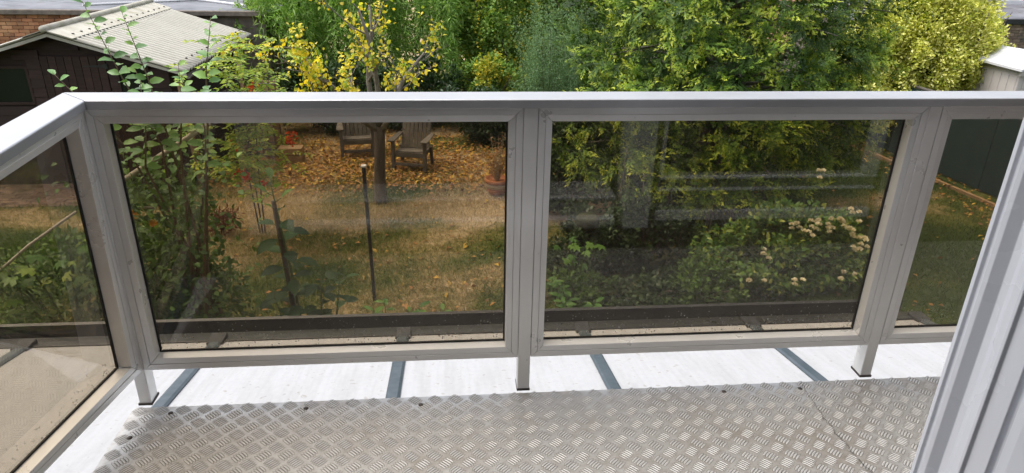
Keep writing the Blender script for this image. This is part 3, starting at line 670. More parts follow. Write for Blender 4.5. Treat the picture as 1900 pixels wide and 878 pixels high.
# ================================================================== SUMMERHOUSE
def summerhouse():
    sh = empty('summerhouse', (-6.1, 12, GZ)); tag(sh, 'dark brown timber summerhouse with a corrugated cement roof', 'shed')
    inv = Matrix.Translation((6.1, -12, -GZ))
    def sp(mb, name, mat, bevel=0.0, parent=None, smooth=False):
        o = mb.build(name, mat, None, bevel, smooth); o.parent = parent or sh; o.matrix_parent_inverse = inv if parent is None else Matrix(); return o
    X0, X1, XR = -7.72, -4.55, -6.15; Y0, Y1 = 12.0, 15.7; ZR = -.02; k = .31
    def rzf(x): return ZR - k * abs(x - XR)
    dx0, dx1, dz1 = -6.50, -5.50, -.44
    wx0, wx1, wz0, wz1 = -7.62, -6.72, -1.22, -.60          # left window
    vx0, vx1 = -5.37, -4.85                                   # right window
    h = .15; n = int((ZR - GZ) / h) + 1
    cladding_back = sp(MB().add([(X0, Y0 + .03, GZ), (X1, Y0 + .03, GZ), (X1, Y0 + .03, rzf(X1) - .08), (XR, Y0 + .03, ZR - .08), (X0, Y0 + .03, rzf(X0) - .08)], [(0, 1, 2, 3, 4)]), 'wall_lining', M['wood_dark'])
    for i in range(n):
        z0 = GZ + i * h; z1 = min(z0 + h - .006, ZR - .12)
        if z1 - z0 < .03: continue
        half = (ZR - .10 - z1) / k
        a, b = max(X0, XR - half), min(X1, XR + half)
        segs = [(a, b)]
        def cut(segs, c0, c1):
            o = []
            for s, e in segs:
                if c1 <= s or c0 >= e: o.append((s, e)); continue
                if s < c0: o.append((s, c0))
                if e > c1: o.append((c1, e))
            return o
        if z0 < dz1: segs = cut(segs, dx0 - .01, dx1 + .01)
        if z1 > wz0 and z0 < wz1: segs = cut(cut(segs, wx0, wx1), vx0, vx1)
        for s, e in segs:
            if e - s > .04:
                mb = MB(); mb.prism([(Y0 - .012, z0), (Y0 + .002, z1 + .004), (Y0 + .024, z1 + .004), (Y0 + .024, z0)], 'x', s, e)
                sp(mb, 'wall_board', M['wood_dark'])
    door = MB().box(dx0, dx1, Y0 - .002, Y0 + .02, GZ + .05, dz1)
    dr = sp(door, 'door', M['wood_dark'])
    for i in range(8):
        wdt = (dx1 - dx0) / 8; a = dx0 + i * wdt
        sp(MB().box(a + .004, a + wdt - .004, Y0 - .016, Y0 - .003, GZ + .06, dz1 - .005), 'door_board', M['wood_dark'], .002, dr)
    for zz in (-.60, -2.2):
        sp(MB().prism([(dx1 - .36, zz - .006), (dx1 - .36, zz + .006), (dx1 - .07, zz + .02), (dx1 + .03, zz + .05), (dx1 + .03, zz - .05), (dx1 - .07, zz - .02)], 'y', Y0 - .024, Y0 - .017), 'hinge', M['black_metal'], 0, dr)
    for (a, b) in ((wx0, wx1), (vx0, vx1)):
        wf = MB(); t = .04
        wf.box(a, b, Y0 - .012, Y0 + .02, wz1 - t, wz1).box(a, b, Y0 - .022, Y0 + .02, wz0, wz0 + t).box(a, a + t, Y0 - .0119, Y0 + .0199, wz0 + t, wz1 - t).box(b - t, b, Y0 - .0119, Y0 + .0199, wz0 + t, wz1 - t)
        f = sp(wf, 'window_frame', M['wood_dark'])
        sp(MB().box(a + t, b - t, Y0 + .005, Y0 + .012, wz0 + t, wz1 - t), 'window_pane', M['glass_dark'], 0, f)
    sp(MB().box(X1 - .03, X1, Y0 + .031, Y1, GZ, rzf(X1) - .05), 'side_wall', M['wood_dark'])
    sp(MB().box(X0, X0 + .03, Y0 + .031, Y1, GZ, rzf(X0) - .05), 'side_wall', M['wood_dark'])
    sp(MB().box(X0 + .031, X1 - .031, Y1 - .03, Y1, GZ, rzf(X1) - .05), 'rear_wall', M['wood_dark'])
    for s in (-1, 1):
        xe = XR + s * 1.98
        # corrugated slope: waves run along Y, sheets run down from the ridge
        ys = np.arange(11.68, 15.95, .0175); zz = .027 * np.sin(ys / .14 * 2 * math.pi)
        xs = np.linspace(XR + s * .02, xe, 8); V = []; F = []
        for x in xs:
            for y, dz in zip(ys, zz): V.append((x, y, rzf(x) + dz))
        for x in xs:
            for y, dz in zip(ys, zz): V.append((x, y, rzf(x) + dz - .009))
        ny = len(ys); nx = len(xs); o2 = nx * ny
        for i in range(nx - 1):
            for j in range(ny - 1):
                a = i * ny + j; F.append((a, a + 1, a + 1 + ny, a + ny)); F.append((o2 + a, o2 + a + ny, o2 + a + ny + 1, o2 + a + 1))
        for j in range(ny - 1):
            a = j; F.append((a, o2 + a, o2 + a + 1, a + 1)); a = (nx - 1) * ny + j; F.append((a, a + 1, o2 + a + 1, o2 + a))
        for i in range(nx - 1):
            a = i * ny; F.append((a, a + ny, o2 + a + ny, o2 + a)); a = i * ny + ny - 1; F.append((a, o2 + a, o2 + a + ny, a + ny))
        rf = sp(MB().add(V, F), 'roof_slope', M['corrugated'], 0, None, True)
        # ridge flange with bolts
        w2 = .40; zf = .030
        fl = sp(MB().add([(XR, 11.64, ZR + zf + .004), (XR + s * w2, 11.64, rzf(XR + w2) + zf), (XR + s * w2, 15.98, rzf(XR + w2) + zf), (XR, 15.98, ZR + zf + .004),
                          (XR, 11.64, ZR + zf - .008), (XR + s * w2, 11.64, rzf(XR + w2) + zf - .008), (XR + s * w2, 15.98, rzf(XR + w2) + zf - .008), (XR, 15.98, ZR + zf - .008)],
                         [(0, 1, 2, 3), (7, 6, 5, 4), (0, 4, 5, 1), (1, 5, 6, 2), (2, 6, 7, 3), (3, 7, 4, 0)]), 'ridge_cap', M['cement'])
        if s == 1:
            for q in range(15):
                y = 11.9 + q * .28; x = XR + .30
                sp(MB().lathe([(.022, 0), (.020, .012), (.004, .016)], 8, (x, y, rzf(x) + zf + .001)), 'roof_bolt', M['screw'], 0, fl)
            for q in range(15):
                y = 11.9 + q * .28; x = xe - .22
                sp(MB().lathe([(.018, 0), (.016, .014), (.004, .018)], 8, (x, y, rzf(x) + .015)), 'roof_bolt', M['screw'], 0, rf)
        # barge board
        sp(MB().add([(XR + s * .001, 11.70, ZR - .03), (xe, 11.70, rzf(xe) - .03), (xe, 11.70, rzf(xe) - .075), (XR + s * .001, 11.70, ZR - .08), (XR + s * .001, 11.725, ZR - .03), (xe, 11.725, rzf(xe) - .03), (xe, 11.725, rzf(xe) - .075), (XR + s * .001, 11.725, ZR - .08)],
                    [(0, 1, 2, 3), (7, 6, 5, 4), (0, 4, 5, 1), (1, 5, 6, 2), (2, 6, 7, 3), (3, 7, 4, 0)]), 'barge_board', M['cement'])
        if s == 1:
            gp = [(xe + .02 + .055 * math.cos(a), rzf(xe) - .06 + .055 * math.sin(a)) for a in np.linspace(math.pi, 2 * math.pi, 9)]
            gp2 = [(xe + .02 + .047 * math.cos(a), rzf(xe) - .06 + .047 * math.sin(a)) for a in np.linspace(2 * math.pi, math.pi, 9)]
            sp(MB().prism(gp + gp2, 'y', 11.72, 15.9), 'gutter', M['wood_grey'])
    sp(MB().tube([(XR, 11.62, ZR + .045), (XR, 13.8, ZR + .045), (XR, 16.0, ZR + .045)], .05, 12), 'ridge_roll', M['cement'], 0, None, True)
summerhouse()

# patio of small pavers in front of the summerhouse
pt = tag(MB().box(-8.2, -5.55, 10.92, 12.0, GZ - .1, GZ - .012).build('patio', M['mortar']), 'brown brick patio in front of the summerhouse', 'patio', kind='structure')
pm = MB().box(-.097, .097, -.046, .046, -.04, 0).build('brick', M['paver'], pt, .004); first = True
for r in range(11):
    for c in range(13):
        x = -8.1 + c * .2 + (.1 if r % 2 else 0); y = 10.97 + r * .098
        o = pm if first else bpy.data.objects.new('brick', pm.data)
        if not first: COL.objects.link(o); o.parent = pt
        first = False
        o.location = (x, y, GZ + random.uniform(-.004, .006)); o.rotation_euler = (random.uniform(-.02, .02), random.uniform(-.02, .02), random.uniform(-.01, .01))

# ================================================================== BRICK OUTBUILDINGS behind
def brick_wall(parent, mat, x0, x1, y, ztop, rows, bw=.225, bh=.077, core=None, depth=.24):
    proto = MB().box(-bw / 2 + .005, bw / 2 - .005, -.02, .05, -bh / 2 + .005, bh / 2 - .005).build('brick', mat, parent, .003); first = True; n = 0
    for r in range(rows):
        z = ztop - bh / 2 - r * bh; k = 0
        x = x0 + (bw / 2 if r % 2 else 0)
        while x + bw / 2 <= x1 + .12:
            o = proto if first else bpy.data.objects.new('brick', proto.data)
            if not first: COL.objects.link(o); o.parent = parent
            first = False
            o.matrix_parent_inverse = Matrix(); o.location = Vector((x + bw / 2, y + random.uniform(-.004, .004), z)) - parent.location; x += bw; n += 1
    return n
gb = empty('brick_garage', (-9, 16.5, GZ)); tag(gb, 'low orange brick garage with a wet grey flat roof behind the summerhouse', 'garage')
def pin(o, root): o.parent = root; o.matrix_parent_inverse = Matrix.Translation(-root.location); return o
pin(MB().box(-16, -4.0, 16.52, 24, GZ - .1, -.32).build('wall', M['mortar']), gb)
brick_wall(gb, M['brick'], -10.1, -6.7, 16.5, -.33, 9)
pin(MB().box(-16.1, -3.9, 16.40, 24.1, -.318, -.245).build('roof', M['felt'], None, .01), gb)
pin(MB().box(-16.1, -3.9, 16.36, 16.47, -.322, -.215).build('roof_kerb', M['mortar'], None, .012), gb)
for (x0, y0, x1, y1) in ((-8.2, 17.4, -5.6, 19.2), (-7.0, 19.6, -4.6, 17.5)):
    pin(MB().tube([(x0, y0, -.215), (x1, y1, -.215)], .03, 6).build('roof_pipe', M['shed_roof']), gb)
gc = empty('flat_roofed_outbuilding', (15, 18, GZ)); tag(gc, 'dull brick outbuilding with a blue grey flat roof at far right', 'outbuilding')
pin(MB().box(10.8, 22, 18.02, 22, GZ - .1, -.55).build('wall', M['mortar']), gc)
brick_wall(gc, M['brick_dull'], 13.4, 15.9, 18.0, -.56, 9)
pin(MB().box(10.7, 22, 17.9, 22.3, -.548, -.47).build('roof', M['felt'], None, .01), gc)
pin(MB().box(10.7, 22, 17.86, 17.97, -.56, -.42).build('roof_kerb', M['gutter'], None, .01), gc)
gd = empty('pink_brick_building', (19, 22.6, GZ)); tag(gd, 'pink brick building behind the flat roof, top right corner', 'building')
pin(MB().box(12, 30, 22.62, 28, GZ - .1, 1.4).build('wall', M['brick_pink']), gd)
pin(MB().box(12, 30, 22.45, 22.61, -.55, -.34).build('plinth', M['shed_roof'], None, .01), gd)
brick_wall(gd, M['brick_pink'], 15.4, 19.2, 22.6, .02, 4)

# white storage shed, right
ws = empty('storage_shed', (10.9, 12.6, GZ)); tag(ws, 'off white garden storage shed with a pale grey roof', 'shed')
def wp(mb, name, mat, bevel=0.0): return pin(mb.build(name, mat, None, bevel), ws)
wp(MB().box(10.47, 12.3, 12.05, 13.3, GZ - .05, -.70), 'wall', M['shed_white'], .01)
for i in range(6): wp(MB().box(10.462, 10.47, 12.10 + i * .2, 12.27 + i * .2, GZ, -.78), 'side_panel', M['shed_white'], .003)
for i in range(8): wp(MB().box(10.56, 12.2, 12.04, 12.05, GZ + .2 + i * .2, GZ + .385 + i * .2), 'front_panel', M['shed_white'], .003)
wp(MB().add([(10.36, 11.92, -.62), (10.95, 11.92, -.40), (12.4, 11.92, -.62), (12.4, 13.42, -.62), (10.95, 13.42, -.40), (10.36, 13.42, -.62), (10.36, 11.92, -.67), (10.95, 11.92, -.45), (12.4, 11.92, -.67), (12.4, 13.42, -.67), (10.95, 13.42, -.45), (10.36, 13.42, -.67)],
            [(0, 1, 4, 5), (1, 2, 3, 4), (11, 10, 7, 6), (10, 9, 8, 7), (0, 6, 7, 1), (1, 7, 8, 2), (3, 9, 10, 4), (4, 10, 11, 5), (0, 5, 11, 6), (2, 8, 9, 3)]), 'roof', M['shed_roof'], .004)
wp(MB().box(10.42, 12.35, 11.99, 12.04, -.76, -.66), 'fascia', M['shed_white'], .004)

# green screened boundary fence, right
fe = empty('screen_fence', (9.4, 12, GZ)); tag(fe, 'boundary fence covered in dark green screening along the right lawn', 'fence')
FA, FB = Vector((8.75, 17.0, 0)), Vector((9.75, 8.0, 0))
for i in range(6):
    a = FA.lerp(FB, i / 6 + .0006); b = FA.lerp(FB, (i + 1) / 6 - .0006)
    V = []
    for p in (a, b): V += [(p.x, p.y, GZ + .03), (p.x + .02, p.y, GZ + .03), (p.x + .02, p.y, -1.21), (p.x, p.y, -1.20)]
    pin(MB().add(V, [(0, 1, 2, 3), (7, 6, 5, 4), (0, 4, 5, 1), (1, 5, 6, 2), (2, 6, 7, 3), (3, 7, 4, 0)]).build('screen_panel', M['mesh_green']), fe)
    pin(MB().tube([(a.x + .02, a.y, -1.17), (b.x + .02, b.y, -1.17)], .03, 8).build('top_rail', M['wood_grey'], None, 0, True), fe)
for i in range(7):
    p = FA.lerp(FB, i / 6); pin(MB().box(p.x + .03, p.x + .11, p.y - .04, p.y + .04, GZ - .1, -1.13).build('post', M['wood_grey'], None, .004), fe)
# narrow bed edging along that fence
be = empty('bed_edging', (9.0, 12, GZ)); tag(be, 'pale timber edging of the narrow bed under the green fence', 'edging')
for i in range(6):
    a = Vector((8.35, 15.5, 0)).lerp(Vector((9.3, 9.0, 0)), i / 6 + .003); b = Vector((8.35, 15.5, 0)).lerp(Vector((9.3, 9.0, 0)), (i + 1) / 6 - .003)
    V = []
    for p in (a, b): V += [(p.x, p.y, GZ - .05), (p.x + .07, p.y, GZ - .05), (p.x + .07, p.y, GZ + .05), (p.x, p.y, GZ + .05)]
    pin(MB().add(V, [(0, 1, 2, 3), (7, 6, 5, 4), (0, 4, 5, 1), (1, 5, 6, 2), (2, 6, 7, 3), (3, 7, 4, 0)]).build('board', M['wood_tan']), be)

# ================================================================== GARDEN FURNITURE AND OBJECTS
def armchair(name, loc, rz_, label):
    t = empty(name, loc, rz_); t.scale = (.88, .9, .92); tag(t, label, 'chair', 'weathered wooden garden armchairs')
    def p(mb, nm): return mb.build(nm, M['wood_grey'], t, .006)
    for sx in (-1, 1):
        p(MB().box(sx * .34 - .035, sx * .34 + .035, -.36, -.29, 0, .62), 'leg')
        p(MB().add([(sx * .33 - .03, .22, 0), (sx * .33 + .03, .22, 0), (sx * .33 + .03, .29, 0), (sx * .33 - .03, .29, 0), (sx * .33 - .03, .15, .40), (sx * .33 + .03, .15, .40), (sx * .33 + .03, .22, .42), (sx * .33 - .03, .22, .42)], [(0, 3, 2, 1), (4, 5, 6, 7), (0, 1, 5, 4), (1, 2, 6, 5), (2, 3, 7, 6), (3, 0, 4, 7)]), 'leg')
        p(MB().prism([(sx * .27, -.42), (sx * .42, -.42), (sx * .43, -.3), (sx * .40, .28), (sx * .30, .28), (sx * .28, -.2)], 'z', .622, .65), 'arm')
        p(MB().box(sx * .30 - .015, sx * .30 + .015, -.28, .2, .30, .38), 'side_rail')
    p(MB().box(-.305, .305, -.352, -.322, .30, .40), 'apron')
    p(MB().box(-.305, .305, -.35, -.32, .12, .18), 'stretcher')
    for i in range(5):
        y = -.34 + i * .115; p(MB().box(-.283, .283, y, y + .098, .402 - i * .02, .424 - i * .02), 'seat_slat')
    for i in range(7):
        x = -.27 + i * .09; top = 1.18 - .012 * (i - 3) ** 2
        p(MB().add([(x - .04, .14, .36), (x + .04, .14, .36), (x + .04, .16, .36), (x - .04, .16, .36), (x - .04, .40, top), (x + .04, .40, top), (x + .04, .42, top), (x - .04, .42, top)], [(0, 3, 2, 1), (4, 5, 6, 7), (0, 1, 5, 4), (1, 2, 6, 5), (2, 3, 7, 6), (3, 0, 4, 7)]), 'back_slat')
    p(MB().box(-.31, .31, .262, .29, .66, .73), 'back_rail')
    return t
armchair('garden_armchair', (-.66, 12.72, GZ), R_(-14), 'grey wooden garden armchair right of the pear tree trunk')
armchair('garden_armchair', (-1.80, 13.6, GZ), R_(8), 'grey wooden garden armchair left of the pear tree, behind the black pole')

bp_ = empty('black_pole', (-.935, 7.58, GZ)); tag(bp_, 'slim black metal pole standing in the dry lawn', 'pole')
MB().box(-.02, .02, -.02, .02, -.1, 1.70).build('shaft', M['black_metal'], bp_, .003)
MB().prism([(-.032, 1.701), (.032, 1.701), (.026, 1.722), (-.026, 1.722)], 'y', -.032, .032).build('cap', M['alu'], bp_, .002)
bp_.rotation_euler = (0, R_(-.6), 0)

po = empty('terracotta_pot', (.80, 11.2, GZ)); tag(po, 'banded terracotta flower pot at the edge of the leaf litter', 'plant pot')
MB().lathe([(.10, 0), (.13, .02), (.175, .13)], 24).build('pot_body', M['terracotta'], po, 0, True)
MB().lathe([(.178, .1305), (.19, .17), (.192, .205), (.18, .215)], 24).build('pot_band', M['terracotta_pale'], po, 0, True)
MB().lathe([(.182, .2155), (.205, .225), (.212, .25), (.205, .285), (.185, .288), (.175, .25), (.02, .245)], 24).build('pot_rim', M['terracotta'], po, 0, True)
dp = empty('dried_pot_plant', (.80, 11.2, GZ + .25)); tag(dp, 'dried brown plant with tall seed heads in the terracotta pot', 'plant')
mb = MB(); tips = []
for i in range(26):
    a = random.uniform(0, 6.28); r = random.uniform(.05, .2); h = random.uniform(.18, .45) if i > 4 else random.uniform(.7, .95)
    tp = (r * math.cos(a), r * math.sin(a), h); tips.append(tp); mb.tube([(0.03 * math.cos(a), .03 * math.sin(a), 0), (tp[0] * .6, tp[1] * .6, h * .6), tp], [.006, .005, .002], 4)
mb.build('stem', M['pole_wood'], dp)
M['dry_leaf'] = mat_leaf('dry_leaf', [(.24, .13, .06), (.36, .20, .09), (.42, .28, .13)], trans=.2)
T = np.array(tips); P = np.repeat(T, 14, 0) * (1 - .5 * rng.random((26 * 14, 1))) + rng.normal(size=(26 * 14, 3)) * .03
leaf_obj('dry_foliage', dp, M['dry_leaf'], P, rand_dir(len(P)), rand_dir(len(P)), .05, .022)

bb = empty('bird_bath', (1.72, 8.0, GZ)); tag(bb, 'dark moss covered bowl on a pedestal among the ivy', 'bird bath')
MB().lathe([(.10, 0), (.10, .05), (.05, .10), (.05, .62), (.075, .70)], 16).build('pedestal', M['moss'], bb, 0, True)
MB().lathe([(.07, .701), (.12, .73), (.145, .79), (.15, .85), (.135, .88), (.10, .885), (.02, .88)], 18).build('bowl', M['moss'], bb, 0, True)

st = bmesh.new(); bmesh.ops.create_icosphere(st, subdivisions=2, radius=1)
for v in st.verts: v.co = Vector((v.co.x * .30, v.co.y * .2, v.co.z * .11)) * (1 + .25 * math.sin(v.co.x * 7 + 2) * math.cos(v.co.y * 9))
me = bpy.data.meshes.new('stone'); st.to_mesh(me); st.free(); me.materials.append(M['stone'])
o = link('stone', me); o.location = (5.35, 11.9, GZ + .06); tag(o, 'pale flat stone lying under the conifer branches', 'stone')

# board screen with black wire grid, and a low tan box beside it
sc = empty('board_screen', (-3.36, 13.3, GZ)); tag(sc, 'narrow tan board screen carrying a black wire plant grid', 'screen')
for i in range(3): MB().box(-.20 + i * .135, -.072 + i * .135, 0, .025, 0, 1.5).build('board', M['wood_tan'], sc, .003)
gr = MB()
for i in range(4): gr.tube([(-.18 + i * .12, -.02, .02), (-.18 + i * .12, -.02, 1.48)], .006, 5)
gr.build('upright_wire', M['black_metal'], sc)
for i in range(11): MB().tube([(-.2, -.02, .05 + i * .14), (.2, -.02, .05 + i * .14)], .006, 5).build('cross_wire', M['black_metal'], sc)
bx = empty('planter_box', (-2.98, 13.1, GZ)); tag(bx, 'low tan timber planter box beside the wire grid', 'planter')
for i in range(2): MB().box(-.22, .22, -.12, .12, .01 + i * .15, .145 + i * .15).build('board', M['wood_tan'], bx, .006)

# netting frame left
nf = empty('netting_frame', (-4.3, 12.2, GZ)); tag(nf, 'wooden posts holding fine black netting beside the summerhouse', 'netting')
MB().tube([(0.02, -.3, 0), (-.02, -.3, .8), (-.06, -.3, 1.75)], [.06, .055, .05], 10).build('post', M['wood_tan'], nf, 0, True)
MB().tube([(.28, 1.9, 0), (.28, 1.9, 1.75)], .045, 8).build('post', M['wood_tan'], nf, 0, True)
ln = MB()
ax, ay, bx_, by = -.02, -.3, .28, 1.9
for i in range(44):
    f = i / 43; ln.tube([(ax + (bx_ - ax) * f, ay + (by - ay) * f, .1), (ax + (bx_ - ax) * f, ay + (by - ay) * f, 1.7)], .003, 3, False)
for i in range(34):
    z_ = .1 + i * 1.6 / 33; ln.tube([(ax, ay, z_), (bx_, by, z_)], .003, 3, False)
o = ln.build('net', M['net'], nf); o['kind'] = 'stuff'
MB().tube([(ax, ay, .06), (bx_, by, .06)], .03, 8).build('bottom_rail', M['wood_tan'], nf, 0, True)

# loose poles among the plants at left
tag(MB().tube([(-3.32, 6.5, -.80), (-2.95, 6.5, -.59), (-2.2, 6.55, -.12)], [.026, .026, .024], 10).build('bean_pole', M['pole_wood'], None, 0, True), 'pale wooden pole slanting up through the plum leaves', 'pole')
tag(MB().tube([(-3.2, 6.5, -.915), (-2.83, 6.5, -.93)], .012, 8).build('garden_cane', M['pole_wood'], None, 0, True), 'short pale cane lying level among the left shrubs', 'cane')
tag(MB().tube([(-1.715, 6.55, -.9), (-1.69, 6.6, -1.6), (-1.65, 6.65, GZ - .1)], [.024, .026, .028], 8).build('stake', M['bark'], None, 0, True), 'dark wooden stake behind the big leaved plant', 'stake')

# ================================================================== TREES AND PLANTS
# --- willow
wl = empty('willow_tree', (-2.2, 17.6, GZ)); tag(wl, 'weeping willow with hanging green strands behind the pear tree', 'tree')
M['willow'] = mat_leaf('willow_leaf', [(.10, .22, .035), (.18, .34, .06), (.28, .46, .10), (.38, .52, .20)], trans=.4)
mb = MB().tube([(0, 0, 0), (.1, .1, 1.2), (0, .1, 2.4), (-.2, .2, 3.6)], [.3, .25, .2, .12], 10); mb.build('trunk', M['bark'], wl, 0, True)
tips = [(2.6 * math.cos(a), 1.3 * math.sin(a), 4.2 + random.uniform(-.5, .9)) for a in np.linspace(0, 6.1, 11)]
limbs(wl, (0, .1, 2.3), tips, .11, M['bark'])
def willow():
    Ps, Ds = [], []
    for bi in range(105):
        a = rng.uniform(0, 2 * math.pi); r = rng.random() ** .5; cx, cy = 2.95 * r * math.cos(a) + .25, 1.75 * r * math.sin(a) - .1
        ctop = 4.7 - 2.0 * r ** 2 + rng.normal() * .5; cl = rng.uniform(1.0, 2.8); lean = rng.normal(size=2) * .3
        for i in range(rng.integers(7, 15)):
            x, y, top = cx + rng.normal() * .13, cy + rng.normal() * .13, ctop + rng.normal() * .12
            L = min(cl * rng.uniform(.6, 1.15), top - .7)
            if L < .4: continue
            k = int(L * 26); t = np.linspace(0, 1, k)
            bow = .32 * np.sin(t * 1.7)
            px = x + lean[0] * bow * 2 + .05 * np.sin(t * 7 + bi + i) + .3 * (x / 2.6) * bow; py = y + lean[1] * bow * 2 + .3 * (y / 1.5) * bow; pz = top - L * t ** 1.25
            Ps.append(np.stack([px, py, pz], 1)); Ds.append(unit(rng.normal(size=(k, 3)) * .62 + np.array([0, 0, -.62])))
    P = np.concatenate(Ps); D = np.concatenate(Ds); k = len(P)
    l = .155 * (.6 + .7 * rng.random(k))
    leaf_obj('crown', wl, M['willow'], P, D, rand_dir(k) + np.array([0, -.3, .5]), l, l * .21)
willow()

# --- pear tree with yellow leaves
pe = empty('pear_tree', (-1.13, 10.97, GZ)); tag(pe, 'half bare pear tree with yellow leaves above the railing', 'tree')
M['pear'] = mat_leaf('yellow_pear_leaf', [(.14, .26, .04), (.34, .44, .05), (.60, .58, .06), (.74, .64, .06), (.80, .60, .04), (.62, .55, .16)], trans=.4)
mb = MB(); mb.tube([(0, 0, -.05), (-.01, 0, .06), (.0, .02, .5), (.03, 0, .95), (.04, 0, 1.25)], [.14, .108, .09, .085, .085], 12)
mb.build('trunk', M['bark'], pe, 0, True)
def pear():
    mb = MB(); ends = []
    def grow(p, d, L, r, lev):
        pts = [Vector(p)]; dd = Vector(d).normalized(); n = 5
        for i in range(n):
            dd = (dd + Vector((random.uniform(-1, 1), random.uniform(-1, 1), random.uniform(-.7, .9))) * .23).normalized(); pts.append(pts[-1] + dd * (L / n))
        mb.tube(pts, [r * (1 - .13 * i) for i in range(n + 1)], 6 if lev < 2 else 4)
        if lev >= 1:
            for q in pts[2:]: ends.append((q, dd.copy(), lev))
        if lev < 3:
            for i in range(2, n + 1):
                for _ in range(1 if lev else 1):
                    side = Vector((random.uniform(-1, 1), random.uniform(-1, 1), random.uniform(-.25, .7)))
                    grow(pts[i], dd * .6 + side * .9, L * random.uniform(.30, .52), r * (1 - .13 * i) * .6, lev + 1)
    for (dx, dy, dz, L) in ((-.62, -.05, 1.0, 1.75), (-.28, .2, 1.1, 1.9), (.10, -.1, 1.15, 1.9), (.42, .1, .95, 1.4), (-.55, -.3, .75, 1.25), (.62, -.25, .55, 1.0)):
        grow((.04 + dx * .05, dy * .05, 1.2), (dx, dy, dz), L, .055, 0)
    mb.build('branch', M['bark_pale'], pe, 0, True)
    P, D = [], []
    for q, dd, lev in ends:
        left = q.x < .18
        pr = .125 if left else .08
        if random.random() > pr: continue
        k = random.randint(5, 14) if left else random.randint(3, 7)
        for _ in range(k):
            P.append(q + Vector((random.gauss(0, .055), random.gauss(0, .055), random.gauss(-.02, .05)))); D.append((random.gauss(0, .6), random.gauss(0, .6), random.gauss(-.3, .5)))
    P = np.array(P); D = np.array(D); k = len(P); l = .068 * (.55 + .7 * rng.random(k))
    leaf_obj('crown', pe, M['pear'], P, D, rand_dir(k) + np.array([0, -.4, .6]), l, l * .72, 'o')
pear()

# --- conifer
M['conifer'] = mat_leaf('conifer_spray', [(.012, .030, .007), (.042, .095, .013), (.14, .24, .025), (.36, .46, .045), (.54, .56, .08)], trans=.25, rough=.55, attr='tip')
def frond_template():
    V, F, A = [], [], []
    def kite(p, d, n, L, W, tip0, tip1):
        s = np.cross(d, n); i = len(V)
        V.extend([p, p + d * L * .4 + s * W * .5, p + d * L, p + d * L * .4 - s * W * .5]); A.extend([tip0, (tip0 + tip1) / 2, tip1, (tip0 + tip1) / 2]); F.extend([(i, i + 1, i + 2), (i, i + 2, i + 3)])
    n = np.array([0, 0, 1.]); x = np.array([1., 0, 0])
    K = 7
    for i in range(K):
        f = .12 + .88 * i / (K - 1); base = np.array([f * .8, rng.normal() * .015, -.16 * f * f])
        for s in (-1, 1):
            if rng.random() < .14: continue
            a = R_(50 - 22 * f + rng.normal() * 11) * s; d = np.array([math.cos(a), math.sin(a), -.25 + rng.normal() * .18]); d /= np.linalg.norm(d)
            L = (.34 * (1 - f) ** .75 + .09) * rng.uniform(.6, 1.25)
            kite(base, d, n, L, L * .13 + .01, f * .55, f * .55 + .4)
            for j in range(2):
                g_ = (j + 1) / 3; q = base + d * L * g_
                for s2 in (-1, 1):
                    if rng.random() < .12: continue
                    a2 = a + R_(40 + rng.normal() * 10) * s2; d2 = np.array([math.cos(a2), math.sin(a2), -.3 + rng.normal() * .25]); d2 /= np.linalg.norm(d2)
                    L2 = (L * .36 * (1.15 - g_) + .024) * rng.uniform(.7, 1.3)
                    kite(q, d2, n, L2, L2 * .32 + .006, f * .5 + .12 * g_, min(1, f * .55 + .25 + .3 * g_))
    kite(np.array([.8, 0, -.16]), np.array([.96, 0, -.28]), n, .18, .05, .6, 1.0)
    return np.array(V), np.array(F), np.array(A)
FT = [frond_template() for _ in range(6)]
def fronds(name, parent, P, D, Nn, L, mat, bright):
    D = unit(D); Sd = unit(np.cross(Nn, D)); Nn = np.cross(D, Sd); VV, FX, AA, off = [], [], [], 0
    for t, (FV, FF, FA_) in enumerate(FT):
        i = slice(t, None, len(FT)); p, d_, s_, n_, l_, b_ = P[i], D[i], Sd[i], Nn[i], L[i], bright[i]; n = len(p); k = len(FV)
        V = p[:, None] + (FV[None, :, 0:1] * d_[:, None] + FV[None, :, 1:2] * s_[:, None] + FV[None, :, 2:3] * n_[:, None]) * l_[:, None, None]
        VV.append(V.reshape(-1, 3)); FX.append((np.arange(n)[:, None, None] * k + FF[None]).reshape(-1, 3) + off); off += n * k
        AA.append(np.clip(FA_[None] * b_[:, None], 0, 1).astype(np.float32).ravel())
    me = mesh_np(name, np.concatenate(VV), np.concatenate(FX), mat)
    at = me.attributes.new('tip', 'FLOAT', 'POINT'); at.data.foreach_set('value', np.concatenate(AA))
    o = link(name, me, parent); o['kind'] = 'stuff'; return o
co = empty('conifer', (4.2, 10.6, GZ)); tag(co, 'large bright green conifer with drooping feathery sprays', 'tree')
MB().tube([(0, 0, -.05), (.03, 0, 1.5), (0, .05, 3.2), (0, 0, 5.4)], [.24, .18, .13, .03], 10).build('trunk', M['bark'], co, 0, True)
